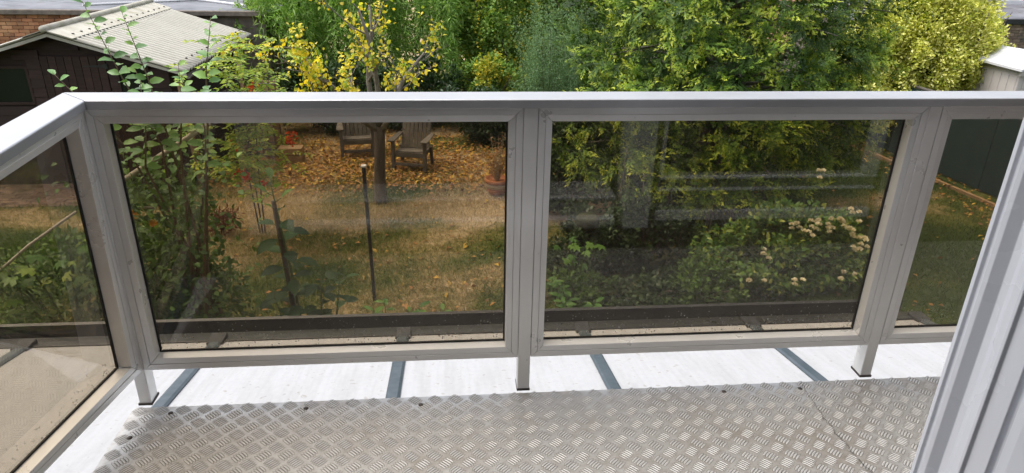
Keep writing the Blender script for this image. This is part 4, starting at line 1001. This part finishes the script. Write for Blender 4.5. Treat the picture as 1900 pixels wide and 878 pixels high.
def conifer():
    P, D, Nn, L, B, tips = [], [], [], [], [], []
    nb = 560
    for i in range(nb):
        z = .75 + 4.6 * (rng.random() ** .9); a = rng.uniform(0, 2 * math.pi)
        if rng.random() < .55: a = rng.uniform(math.pi * 1.05, math.pi * 1.95)     # the side facing the balcony is denser
        R = (2.3 * min(1, (5.9 - z) / 2.2) ** .6) * min(1, .60 + z * .28) * rng.uniform(.72, 1.08)
        if z < 1.35 and rng.random() < .55: continue
        out = np.array([math.cos(a), math.sin(a), 0]); c = out * R + np.array([0, 0, z - .12 * R])
        tips.append(c); k = rng.integers(9, 17); sc = rng.uniform(.75, 1.2); vig = rng.choice([.3, .6, .95, 1.25, 1.45])
        for j in range(k):
            s = rng.normal(); u = rng.normal() * .5
            d_ = unit(out * rng.uniform(.25, .8) + np.array([-out[1], out[0], 0]) * s * .75 + np.array([0, 0, .05 + u * 1.1]))
            p = c - out * rng.uniform(.05, .55) * sc + np.array([-out[1], out[0], 0]) * s * .13 + np.array([0, 0, u * .16])
            P.append(p); D.append(d_); Nn.append(unit(np.array([0, 0, .75]) + out * 1.0 + rng.normal(size=3) * .4)); L.append(rng.uniform(.28, .46) * sc); B.append(np.clip(vig * rng.uniform(.8, 1.25), .3, 1.3))
    # low sprays that hang in front
    for (cx, cy, cz, k) in ((-1.75, -1.95, 1.38, 16), (-1.5, -2.05, 1.12, 12), (-1.25, -2.1, 1.35, 12), (-2.5, -1.5, 1.45, 16), (-2.45, -1.4, 1.15, 10), (-.55, -2.2, 1.6, 14), (.05, -2.2, .85, 10), (-.2, -2.25, 1.9, 14), (-.9, -2.2, .95, 8)):
        for j in range(k):
            d_ = unit(np.array([rng.normal() * .8, -.5 - .3 * rng.random(), rng.normal() * .55])); P.append(np.array([cx, cy, cz]) + rng.normal(size=3) * np.array([.14, .1, .09])); D.append(d_)
            Nn.append(unit(np.array([0, -.8, .8]) + rng.normal(size=3) * .4)); L.append(rng.uniform(.24, .40)); B.append(rng.uniform(.95, 1.35))
    # sparse inner sprays, coloured dark for the shade inside the crown
    n2 = 700; a = rng.uniform(0, 2 * math.pi, n2); r = rng.uniform(.2, .75, n2) * 1.7; z = 1.2 + 3.8 * rng.random(n2)
    P2 = np.stack([r * np.cos(a), r * np.sin(a), z], 1); D2 = unit(np.stack([np.cos(a), np.sin(a), rng.normal(size=n2) * .4], 1))
    P = np.concatenate([np.array(P), P2]); D = np.concatenate([np.array(D), D2]); Nn = np.concatenate([np.array(Nn), unit(rng.normal(size=(n2, 3)) * .4 + np.array([0, 0, 1.]))])
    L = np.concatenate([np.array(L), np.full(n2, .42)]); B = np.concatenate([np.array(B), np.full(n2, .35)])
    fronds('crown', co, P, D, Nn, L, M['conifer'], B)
    mb = MB()
    for t in tips[::4]:
        zb = max(.5, t[2] - .15 + .1 * rng.random()); mb.tube([(0, 0, zb), (t[0] * .5, t[1] * .5, t[2] + .08), (t[0] * .92, t[1] * .92, t[2])], [.035, .022, .007], 5, False)
    mb.build('branch', M['bark_pale'], co, 0, True)
conifer()
# bare hanging twigs under the conifer
mb = MB()
for i in range(38):
    x, y = random.uniform(-2.0, .4), random.uniform(-2.3, -.8); z0 = random.uniform(.0, .3); z1 = random.uniform(.7, 1.5)
    mb.tube([(x, y, z0), (x + random.uniform(-.06, .06), y, (z0 + z1) / 2), (x + random.uniform(-.1, .1), y + .1, z1)], [.006, .008, .006], 4, False)
mb.build('twig', M['bark_pale'], co, 0, True)['kind'] = 'stuff'

# --- golden shrub
go = empty('golden_shrub', (10.1, 14.0, GZ)); tag(go, 'golden yellow variegated shrub in front of the white shed', 'shrub')
M['gold'] = mat_leaf('golden_leaf', [(.30, .38, .05), (.54, .56, .10), (.70, .70, .20), (.80, .78, .34)], trans=.3)
limbs(go, (0, 0, 0), [(1.3 * math.cos(a), .9 * math.sin(a), 2.2 + random.uniform(-.5, .8)) for a in np.linspace(0, 6, 12)], .05, M['bark'], 'stem')
leafy(60000, (-.34, 0, 1.95), (1.55, 1.1, 1.7), 'crown', go, M['gold'], .068, .042, 'd', clumps=330, cr=.17, shell=.45, up=.5)
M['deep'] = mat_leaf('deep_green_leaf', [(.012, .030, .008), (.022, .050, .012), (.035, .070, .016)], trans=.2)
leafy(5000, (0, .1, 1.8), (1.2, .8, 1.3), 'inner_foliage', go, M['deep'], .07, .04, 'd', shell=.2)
leafy(16000, (-.34, 0, 1.95), (1.45, 1.0, 1.55), 'foliage', go, M['gold'], .066, .04, 'd', shell=.75, up=.5)

# --- boundary hedge and shrubs behind the lawn
M['hedge'] = mat_leaf('hedge_leaf', [(.07, .15, .025), (.14, .26, .045), (.22, .35, .08), (.32, .40, .08)], trans=.35)
M['hedge_gold'] = mat_leaf('yellowing_leaf', [(.14, .22, .03), (.28, .34, .04), (.48, .45, .05), (.60, .44, .04)], trans=.35)
M['mid'] = mat_leaf('mid_green_leaf', [(.045, .095, .02), (.08, .155, .03), (.12, .21, .04)], trans=.3)
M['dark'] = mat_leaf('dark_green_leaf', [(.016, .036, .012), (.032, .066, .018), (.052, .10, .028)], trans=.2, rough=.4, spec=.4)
M['blue'] = mat_leaf('grey_green_needle', [(.10, .19, .085), (.17, .29, .14), (.24, .36, .20)], trans=.3)
def shrub(name, loc, radii, label, cat, mat, n, L, W, group=None, stems=7, mats2=None, **kw):
    t = empty(name, (loc[0], loc[1], GZ)); tag(t, label, cat, group)
    tips = [(radii[0] * .7 * math.cos(a), radii[1] * .7 * math.sin(a), loc[2] - GZ + radii[2] * random.uniform(.1, .6)) for a in np.linspace(0, 5.6, stems)]
    limbs(t, (0, 0, 0), tips, .03, M['bark'], 'stem')
    leafy(n, (0, 0, loc[2] - GZ), radii, 'crown', t, mat, L, W, **kw)
    if mats2: leafy(mats2[1], (0, 0, loc[2] - GZ), radii, 'yellow_leaves' if mats2[0] is M['hedge_gold'] else 'foliage', t, mats2[0], L, W, **kw)
    return t
shrub('tall_bush', (1.2, 17.2, -.9), (.95, .9, 1.8), 'tall green bush with yellowing leaves right of the willow', 'bush', M['hedge'], 13000, .085, .058, clumps=70, cr=.26, mats2=(M['hedge_gold'], 1800))
shrub('yellowing_bush', (1.02, 15.6, -1.65), (.62, .5, .62), 'small yellowing bush just above the railing by the blue green shrub', 'bush', M['hedge'], 3000, .075, .05, clumps=40, cr=.28, mats2=(M['hedge_gold'], 2200))
shrub('light_green_tree', (3.2, 19.0, -.4), (2.6, 1.0, 2.4), 'light green leafy tree behind the blue green shrub', 'tree', M['hedge'], 16000, .11, .075, clumps=90, cr=.24)
bl = empty('feathery_shrub', (1.95, 13.3, GZ)); tag(bl, 'tall blue green feathery shrub between the yellow bush and conifer', 'shrub')
def feathery():
    P, D = [], []; mb = MB()
    for i in range(150):
        a = rng.uniform(0, 6.28); r = rng.random() ** .5; bx0 = np.array([.25 * r * math.cos(a), .2 * r * math.sin(a), 0]); top = np.array([.72 * r * math.cos(a), .5 * r * math.sin(a), rng.uniform(1.5, 3.3) - .5 * r])
        if i % 3 == 0: mb.tube([bx0, (bx0 + top) / 2, top], [.012, .009, .003], 4, False)
        for f in np.linspace(.35, 1, 60):
            p = bx0 + (top - bx0) * f
            for _ in range(4):
                P.append(p + rng.normal(size=3) * np.array([.045, .045, .02])); D.append(unit(rng.normal(size=3) * .8 + np.array([0, 0, .8])))
    mb.build('stem', M['stem_green'], bl); k = len(P); leaf_obj('foliage', bl, M['blue'], np.array(P), np.array(D), rand_dir(k), .042 * (.6 + .7 * rng.random(k)), .012)
feathery()
hd = link('far_hedge', leaf_mesh('far_hedge', *(lambda n: (np.stack([rng.uniform(-5.5, 9.5, n), rng.normal(20.5, .35, n), GZ + 3.5 * rng.random(n)], 1), rand_dir(n), rand_dir(n) + np.array([0, -.5, .6]), .12 * (.6 + .8 * rng.random(n)), .07))(36000), M['mid'], 'd'))
tag(hd, 'mass of mid green hedge filling the far end of the garden', 'hedge', kind='stuff')
# dark shrubs closing the garden behind the chairs
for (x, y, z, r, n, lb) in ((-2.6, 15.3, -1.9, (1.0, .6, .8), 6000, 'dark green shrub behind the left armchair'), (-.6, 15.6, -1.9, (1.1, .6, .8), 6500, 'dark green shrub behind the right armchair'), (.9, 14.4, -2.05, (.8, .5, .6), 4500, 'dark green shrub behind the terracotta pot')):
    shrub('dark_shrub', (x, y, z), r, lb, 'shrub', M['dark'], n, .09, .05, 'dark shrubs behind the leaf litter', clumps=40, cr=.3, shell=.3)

# --- trumpet vine
tv = empty('trumpet_vine', (-2.75, 9.6, GZ)); tag(tv, 'trumpet vine with fern like leaves and red orange flowers', 'vine')
M['vine'] = mat_leaf('vine_leaflet', [(.13, .23, .03), (.24, .36, .04), (.35, .44, .055), (.44, .46, .07)], trans=.4)
def vine():
    P, D, mb = [], [], MB()
    ctr = []
    for i in range(250):
        u = rng.random(); z = .85 + 1.95 * u; w_ = .42 if z < 1.7 else .46
        c = np.array([rng.normal() * w_ * .62 - .02 + (z - 1.6) * .02, rng.normal() * .3, z]); ctr.append(c)
    for c in ctr:
        a = rng.uniform(0, 6.28); d_ = np.array([math.cos(a), math.sin(a) * .8 - .25, .25]); d_ = unit(d_); L = rng.uniform(.22, .36); sd = unit(np.cross(d_, np.array([0, 0, 1.])))
        pts = [c + d_ * L * f - np.array([0, 0, .35 * L * f * f]) for f in np.linspace(0, 1, 6)]
        mb.tube(pts, .003, 3, False)
        for q, f in enumerate(np.linspace(.2, 1, 6)):
            p = c + d_ * L * f - np.array([0, 0, .35 * L * f * f])
            for s in (-1, 1): P.append(p); D.append(unit(sd * s + d_ * .55 + np.array([0, 0, -.25]) + rng.normal(size=3) * .15))
        P.append(pts[-1]); D.append(d_)
    for i in range(3):
        x = -.12 + i * .12; mb.tube([(x * .3, .1, 0), (x * .6, .05, .9), (x * 1.1, 0, 1.7), (x * 1.6, -.05, 2.5)], [.012, .009, .007, .004], 6)
    mb.build('stem', M['bark'], tv); k = len(P)
    leaf_obj('foliage', tv, M['vine'], np.array(P), np.array(D), rng.normal(size=(k, 3)) * .3 + np.array([0, -.2, 1.]), .085 * (.7 + .5 * rng.random(k)), .036)
    for (fx, fz, n) in ((.01, 1.04, 9), (-.02, 1.10, 6), (.65, 1.53, 7), (.23, .93, 4), (.68, 1.60, 4), (-.08, 1.48, 3), (.25, 2.25, 4), (.45, 2.12, 4)):
        Pf = np.array([[fx, -.35, fz]]) + rng.normal(size=(n * 4, 3)) * np.array([.03, .03, .028]); Df = unit(rng.normal(size=(n * 4, 3)) + np.array([0, -.6, -.2]))
        leaf_obj('flower', tv, M['red_petal'], Pf, Df, rand_dir(n * 4), .055, .034, 'd', False)
vine()

# --- plum shoots, close to the balcony
pl = empty('plum_tree', (-2.75, 6.6, GZ)); tag(pl, 'young plum tree with long upright leafy shoots at left', 'tree')
M['plum'] = mat_leaf('plum_leaf', [(.09, .20, .06), (.13, .27, .08), (.19, .35, .10), (.27, .43, .11)], trans=.35, rough=.38, spec=.45)
def plum():
    lm = single_leaf_meshes(M['plum'], 'o', .56, 3)
    mb = MB(); n = 0
    # (lower bend, tip) of every shoot, relative to the tree
    shoots = [((.25, -.45, 2.4), (-.10, -.55, 3.60), 34), ((.30, -.40, 2.45), (.16, -.50, 3.52), 30), ((.62, -.3, 2.55), (.80, -.35, 3.46), 26), ((.42, -.5, 2.35), (.55, -.55, 3.12), 18),
              ((-.1, -.3, 2.3), (-.48, -.5, 3.03), 16), ((.3, -.2, 2.2), (.05, -.2, 3.0), 16), ((.5, -.1, 2.2), (.35, .0, 2.95), 14), ((.1, -.5, 2.2), (.28, -.7, 3.0), 20), ((.6, -.5, 2.1), (.70, -.6, 2.9), 16)]
    bases = [(0, 0, 0), (.35, .1, 0), (.18, -.1, 0)]
    for i, (b, t, k) in enumerate(shoots):
        bs = Vector(bases[i % 3]); b = Vector(b); t = Vector(t)
        pts = [bs, bs.lerp(b, .5) + Vector((random.uniform(-.05, .05), random.uniform(-.05, .05), 0)), b, b.lerp(t, .5) + Vector((random.uniform(-.03, .03), 0, 0)), t]
        mb.tube(pts, [.02, .015, .009, .006, .002], 6)
        for j in range(k):
            f = (j + .5) / k; p = b.lerp(t, f) if f < 1 else t; a = j * 2.4 + i
            d_ = Vector((math.cos(a), math.sin(a) * .9 - .1, .55 - .5 * (1 - f) + random.uniform(-.3, .2))); L = (.118 if f < .75 else .088) * random.uniform(.75, 1.2)
            place_leaf(random.choice(lm), pl, p, d_, Vector((0, -.7, .8)) + Vector((random.gauss(0, .4), random.gauss(0, .3), 0)), L); n += 1
    mb.build('stem', M['stem_red'], pl, 0, True)
    # lower foliage seen through the glass
    k = 64
    for j in range(k):
        p = Vector((random.gauss(.12, .36), random.gauss(-.15, .22), random.uniform(1.75, 2.65))); a = random.uniform(0, 6.28)
        place_leaf(random.choice(lm), pl, p, Vector((math.cos(a), math.sin(a) - .3, random.uniform(-.5, .3))), Vector((random.gauss(0, .4), -.3, 1)), random.uniform(.08, .13))
    kk = 1700; P = np.stack([rng.normal(.0, .34, kk), rng.normal(-.15, .22, kk), rng.uniform(.3, 2.2, kk)], 1)
    leaf_obj('crown', pl, M['mid'], P, rand_dir(kk) + np.array([0, -.2, -.2]), rng.normal(size=(kk, 3)) * .4 + np.array([0, -.2, 1]), .085 * (.6 + .6 * rng.random(kk)), .046, 'o')
plum()
shrub('low_shrub', (-3.05, 7.0, -1.9), (.72, .45, .75), 'dark leafy shrub below the plum shoots with yellow flowers beside it', 'shrub', M['mid'], 5200, .075, .04, clumps=60, cr=.28, shell=.3)
yf = empty('yellow_flower', (-2.93, 6.3, GZ)); tag(yf, 'single yellow daisy flower beside the left panel post', 'flower')
MB().tube([(0, 0, 0), (.02, .03, .9), (0, 0, 1.68)], [.008, .006, .004], 5).build('stem', M['stem_green'], yf)
a = np.linspace(0, 2 * math.pi, 13)[:-1]; leaf_obj('petal', yf, M['yellow_petal'], np.tile([[0, -.005, 1.69]], (12, 1)), np.stack([np.cos(a), np.full(12, -.25), np.sin(a)], 1), np.tile([[0, -1, .3]], (12, 1)), .06, .028, 'd', False)
a = np.linspace(0, 2 * math.pi, 13)[:-1]; leaf_obj('petal', yf, M['yellow_petal'], np.tile([[.12, .1, 1.55]], (12, 1)), np.stack([np.cos(a), np.full(12, -.25), np.sin(a)], 1), np.tile([[0, -1, .3]], (12, 1)), .05, .026, 'd', False)
rs = empty('red_leaved_plant', (-3.33, 9.75, GZ)); tag(rs, 'small dark red leaved plant in the dry grass', 'plant')
M['redleaf'] = mat_leaf('dark_red_leaf', [(.10, .028, .022), (.16, .045, .03), (.12, .06, .03)], trans=.3)
limbs(rs, (0, 0, 0), [(.2 * math.cos(a), .15 * math.sin(a), .3) for a in np.linspace(0, 5.5, 8)], .008, M['stem_red'], 'stem')
leafy(700, (0, 0, .2), (.3, .25, .2), 'foliage', rs, M['redleaf'], .07, .02, 'd', shell=.2, low=-.9)

# --- broad leaved bush outside the side panel
lb = empty('fig_bush', (-3.75, 6.4, GZ)); tag(lb, 'broad leaved bush growing outside the left side panel', 'bush')
M['fig'] = mat_leaf('broad_leaf', [(.055, .13, .025), (.09, .19, .034), (.16, .27, .04), (.32, .40, .06)], trans=.4, rough=.42, spec=.4)
def fig():
    lm = single_leaf_meshes(M['fig'], 'm', .95, 3); mb = MB()
    for i in range(16):
        a = random.uniform(0, 6.28); tp = Vector((.65 * math.cos(a), .35 * math.sin(a) - .1, random.uniform(.9, 1.55))); mb.tube([(0, 0, 0), (tp.x * .5, tp.y * .5, tp.z * .6), tp], [.016, .011, .004], 5)
        for j in range(7):
            p = tp * (.62 + .38 * j / 6) + Vector((random.gauss(0, .09), random.gauss(0, .07), random.gauss(0, .05))); b = random.uniform(0, 6.28)
            place_leaf(random.choice(lm), lb, p, Vector((math.cos(b), math.sin(b) - .35, random.uniform(-.35, .2))), Vector((random.gauss(0, .3), -.35, 1)), random.uniform(.10, .17))
    mb.build('stem', M['stem_green'], lb, 0, True)
    k = 3200; P, o_ = bush_points(k, (0, .1, .75), (.95, .45, .72), shell=.2, clumps=50, cr=.3); k = len(P)
    leaf_obj('crown', lb, M['mid'], P, o_ + rng.normal(size=(k, 3)) * .6, rng.normal(size=(k, 3)) * .4 + np.array([0, -.3, 1]), .07 * (.6 + .7 * rng.random(k)), .03, 'o')
    # narrow pale leaves on upright shoots
    k = 150; P = np.stack([rng.uniform(-.5, .55, k), rng.uniform(-.45, -.25, k), rng.uniform(.55, 1.35, k)], 1)
    leaf_obj('pale_leaves', lb, M['pale'], P, rng.normal(size=(k, 3)) * .5 + np.array([0, -.2, .7]), rand_dir(k) + np.array([0, -1, .3]), .075, .024, 'o')
M['pale'] = mat_leaf('pale_leaf', [(.16, .22, .10), (.24, .30, .16)], trans=.3)
fig()
tag(MB().tube([(-4.45, 6.05, -1.62), (-4.1, 6.05, -1.36), (-3.8, 6.1, -1.12), (-3.35, 6.15, -.82)], [.012, .015, .014, .012], 7).build('birch_stick', M['stone'], None, 0, True), 'pale peeling stick slanting through the broad leaved bush', 'stick')

# --- big leaved plant in the middle of the left pane
sf = empty('sunflower_plant', (-1.56, 6.55, GZ)); tag(sf, 'tall unflowered plant with big dark green leaves by the stake', 'plant')
M['bigleaf'] = mat_leaf('big_leaf', [(.020, .052, .022), (.032, .075, .030), (.05, .105, .036)], trans=.3, rough=.5, spec=.22)
M['bigleaf_young'] = mat_leaf('young_big_leaf', [(.10, .19, .05), (.15, .26, .07)], trans=.4)
def sunflower():
    lm = single_leaf_meshes(M['bigleaf'], 'o', .62, 3); ly = single_leaf_meshes(M['bigleaf_young'], 'o', .5, 2); mb = MB()
    stems = [((0, 0, 0), (-.07, .02, .9), (-.16, .0, 1.88), 26, 1.0), ((.12, -.05, 0), (.2, -.05, .4), (.24, -.1, .98), 20, .85), ((-.1, -.05, 0), (-.17, -.1, .3), (-.24, -.12, .75), 15, .8), ((.2, .1, 0), (.32, .1, .3), (.4, .05, .8), 15, .75)]
    for b, m_, t, k, s in stems:
        b, m_, t = Vector(b), Vector(m_), Vector(t); mb.tube([b, m_, t], [.017 * s, .014 * s, .006 * s], 8)
        for j in range(k):
            f = .18 + .82 * j / (k - 1); p = b.lerp(m_, f * 2) if f < .5 else m_.lerp(t, f * 2 - 1); a = j * 2.55 + k
            top = f > .86 and s == 1.0
            L = (.33 * s * (1.05 - .35 * f)) * random.uniform(.75, 1.1) if not top else .15
            d_ = Vector((math.cos(a), math.sin(a), .1 if not top else .55)); q = p + d_.normalized() * .07; mb.tube([p, q], [.005, .004], 4, False)
            place_leaf(random.choice(ly if top else lm), sf, q, d_ + Vector((0, 0, random.uniform(-.3, .05) if not top else .3)), Vector((random.gauss(0, .2), random.gauss(0, .2), 1)), L)
    mb.build('stem', M['stem_green'], sf, 0, True)
sunflower()
# low leafy plants along the eaves
M['lush'] = mat_leaf('lush_leaf', [(.06, .15, .03), (.09, .21, .04), (.14, .27, .05)], trans=.4)
def herb(loc, k, h, label, mat=None):
    t = empty('leafy_plant', (loc[0], loc[1], GZ)); tag(t, label, 'plant', 'low leafy plants along the eaves')
    lm = single_leaf_meshes(mat or M['lush'], 'o', .42, 2); mb = MB()
    for i in range(k):
        a = random.uniform(0, 6.28); r = random.uniform(.05, .28); hh = h * random.uniform(.6, 1.05); tp = Vector((r * math.cos(a), r * math.sin(a), hh)); mb.tube([(tp.x * .3, tp.y * .3, 0), tp], [.007, .003], 4)
        for j in range(7):
            b = j * 1.7 + i; place_leaf(lm[j % 2], t, tp * (.55 + .45 * j / 6), Vector((math.cos(b), math.sin(b), .25)), Vector((0, -.2, 1)), random.uniform(.10, .16))
    mb.build('stem', M['stem_green'], t)
herb((-.66, 6.5), 6, .55, 'bright green leafy plant at the foot of the black pole')
herb((-.30, 6.55), 5, .62, 'bright green leafy plant between the pole and the middle post')
herb((-2.45, 6.35), 6, .60, 'bright green leafy plant low beside the corner post')
herb((-1.98, 6.5), 4, .42, 'small bright green plant left of the big leaved plant')
herb((1.42, 6.9), 5, .50, 'bright green leafy plant just right of the middle post')

# --- rose bush
ro = empty('rose_bush', (4.25, 7.85, GZ)); tag(ro, 'spreading rose bush with clusters of cream white roses', 'rose bush')
M['rose'] = mat_leaf('rose_leaf', [(.045, .11, .024), (.085, .18, .034), (.15, .27, .05), (.32, .36, .07)], trans=.3, rough=.4, spec=.4)
limbs(ro, (0, 0, 0), [(.95 * math.cos(a), .5 * math.sin(a), random.uniform(.5, .95)) for a in np.linspace(0, 6, 14)], .014, M['stem_green'], 'stem')
leafy(7500, (0, 0, .42), (1.2, .6, .56), 'crown', ro, M['rose'], .072, .042, 'o', clumps=80, cr=.2, shell=.45, low=-.8)
def rose(x, y, z, r, n=1):
    for _ in range(n):
        k = 26; dd = rand_dir(k); dd[:, 2] = np.abs(dd[:, 2]) * .8; c = np.array([x + random.gauss(0, r * 2.0), y + random.gauss(0, r * 1.0), z + random.gauss(0, r * 1.0)])
        leaf_obj('rose_flower', ro, M['white_petal'], c + dd * r * .25, dd + np.array([0, -.3, .2]), rand_dir(k), r * .95, r * .9, 'd', False)
for (x, y, z, n) in ((.15, -.1, .83, 4), (.45, -.05, .85, 4), (.62, -.1, .72, 3), (.33, -.1, .76, 3), (.75, -.1, .62, 2), (.40, .45, 1.28, 1), (-.68, -.36, .26, 1), (.95, -.2, .5, 1), (.05, -.15, .72, 1), (-.45, -.35, .55, 1), (-.2, -.5, .25, 1), (.4, -.5, .3, 1), (1.0, -.3, .25, 1), (-.95, -.45, .0, 0), (.68, -.2, .55, 2), (-.1, -.1, .74, 2), (.62, .0, .9, 2)): rose(x + .05, y - .26, z + .12, .036, n + 2 if n else 0)
for (x, z) in ((-1.0, .12),): rose(x, -.55, z, .085, 2)
MB().tube([(.4, .3, .1), (.42, .4, .8), (.40, .45, 1.25)], [.01, .008, .004], 5).build('stem', M['stem_green'], ro)

# --- ivy and dark shrubs below the conifer
for (x, y, z, r, n, lb_, mt) in ((1.75, 8.15, -2.2, (.55, .45, .48), 5200, 'dark glossy shrub under the mossy bowl', 'dark'), (2.6, 8.3, -2.15, (.6, .5, .55), 5600, 'dark shrub in the shade below the conifer', 'dark'), (3.1, 7.3, -2.42, (.5, .35, .3), 2600, 'low dark green plant at the left foot of the rose bush', 'mid'),
                                (1.55, 7.35, -2.45, (.42, .3, .28), 2400, 'low mid green plant in front of the dark glossy shrub', 'mid'), (2.35, 7.25, -2.45, (.5, .32, .27), 2600, 'low dark green ground plant along the eaves below the conifer', 'dark')):
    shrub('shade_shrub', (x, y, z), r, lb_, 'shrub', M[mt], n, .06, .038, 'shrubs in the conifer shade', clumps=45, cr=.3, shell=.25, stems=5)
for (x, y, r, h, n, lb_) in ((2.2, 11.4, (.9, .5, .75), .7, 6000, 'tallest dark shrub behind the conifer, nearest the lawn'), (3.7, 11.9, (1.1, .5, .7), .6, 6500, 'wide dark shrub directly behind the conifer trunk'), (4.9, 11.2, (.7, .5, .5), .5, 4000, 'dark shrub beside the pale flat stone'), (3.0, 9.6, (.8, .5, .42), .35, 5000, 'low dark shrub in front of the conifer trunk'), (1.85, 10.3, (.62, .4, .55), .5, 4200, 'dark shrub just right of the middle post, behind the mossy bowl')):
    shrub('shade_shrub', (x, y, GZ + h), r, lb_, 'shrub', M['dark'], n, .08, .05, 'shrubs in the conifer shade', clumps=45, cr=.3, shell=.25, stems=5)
# big lime leaves beside the mossy bowl
vn = empty('squash_plant', (1.50, 7.6, GZ)); tag(vn, 'climbing plant with large soft green leaves beside the middle post', 'plant')
lm = single_leaf_meshes(M['lush'], 'm', 1.0, 2); mb = MB()
for j in range(22):
    p = Vector((random.gauss(0, .12), random.gauss(-.05, .1), random.uniform(.1, .85))); b = random.uniform(0, 6.28); place_leaf(lm[j % 2], vn, p, Vector((math.cos(b), math.sin(b) - .4, -.2)), Vector((random.gauss(0, .3), -.5, 1)), random.uniform(.09, .15)); mb.tube([(p.x * .3, p.y * .3, 0), p], [.006, .003], 4, False)
mb.build('stem', M['stem_green'], vn)
# shrubs beside the right fence bed
shrub('fence_shrub', (6.4, 13.6, -2.05), (.9, .6, .6), 'green shrub at the back of the right lawn beside the conifer', 'shrub', M['mid'], 5200, .075, .045, clumps=45, cr=.3, shell=.3)

# ================================================================== GROUND COVER
def scatter(n, x0, x1, y0, y1): return np.stack([rng.uniform(x0, x1, n), rng.uniform(y0, y1, n), np.full(n, GZ - .015)], 1)
def grass():
    P = np.concatenate([scatter(90000, -5.0, 2.2, 6.2, 12.0), scatter(70000, 3.6, 9.2, 6.2, 14.5), scatter(26000, -8.2, -4.6, 7.5, 10.95), scatter(12000, -5.5, 2.0, 12.0, 15)])
    k = len(P); D = unit(rng.normal(size=(k, 3)) * .55 + np.array([0, 0, .75])); D[:, 2] = np.abs(D[:, 2])
    o = link('grass', leaf_mesh('grass', P, D, rand_dir(k), .075 * (.4 + .9 * rng.random(k)), .012, M['blades'], 'b')); tag(o, 'short patchy grass growing on the lawn', 'grass', kind='stuff')
grass()
M['litter'] = mat_leaf('fallen_leaf', [(.14, .072, .032), (.25, .125, .045), (.35, .17, .05), (.42, .22, .06), (.56, .38, .06), (.22, .11, .05)], trans=.15)
def litter():
    n = 12000; P = np.stack([rng.normal(-1.3, 2.2, n), rng.normal(12.9, 1.25, n), GZ + .006 + .03 * rng.random(n)], 1); P = P[(P[:, 1] > 11.15 + .5 * rng.random(len(P))) & (P[:, 0] > -4.2) & (P[:, 0] < 1.8) & (P[:, 1] < 16)]
    P = np.concatenate([P, np.stack([rng.uniform(-4.0, 1.3, 350), rng.uniform(7, 11.2, 350), np.full(350, GZ + .02)], 1), np.stack([rng.uniform(8.3, 9.6, 450), rng.uniform(9, 14.5, 450), np.full(450, GZ + .02)], 1), np.stack([rng.uniform(4.5, 8.6, 90), rng.uniform(6.5, 13, 90), np.full(90, GZ + .03)], 1), np.stack([rng.normal(5.6, .25, 14), rng.normal(6.95, .14, 14), np.full(14, GZ + .015)], 1)])
    k = len(P); D = rng.normal(size=(k, 3)) * np.array([1, 1, .35]); l = .085 * (.5 + .7 * rng.random(k))
    o = link('leaf_litter', leaf_mesh('leaf_litter', P, D, rng.normal(size=(k, 3)) * .35 + np.array([0, 0, 1.]), l, l * .6, M['litter'], 'd')); tag(o, 'orange brown fallen leaves covering the ground under the pear tree', 'leaf litter', kind='stuff')
litter()
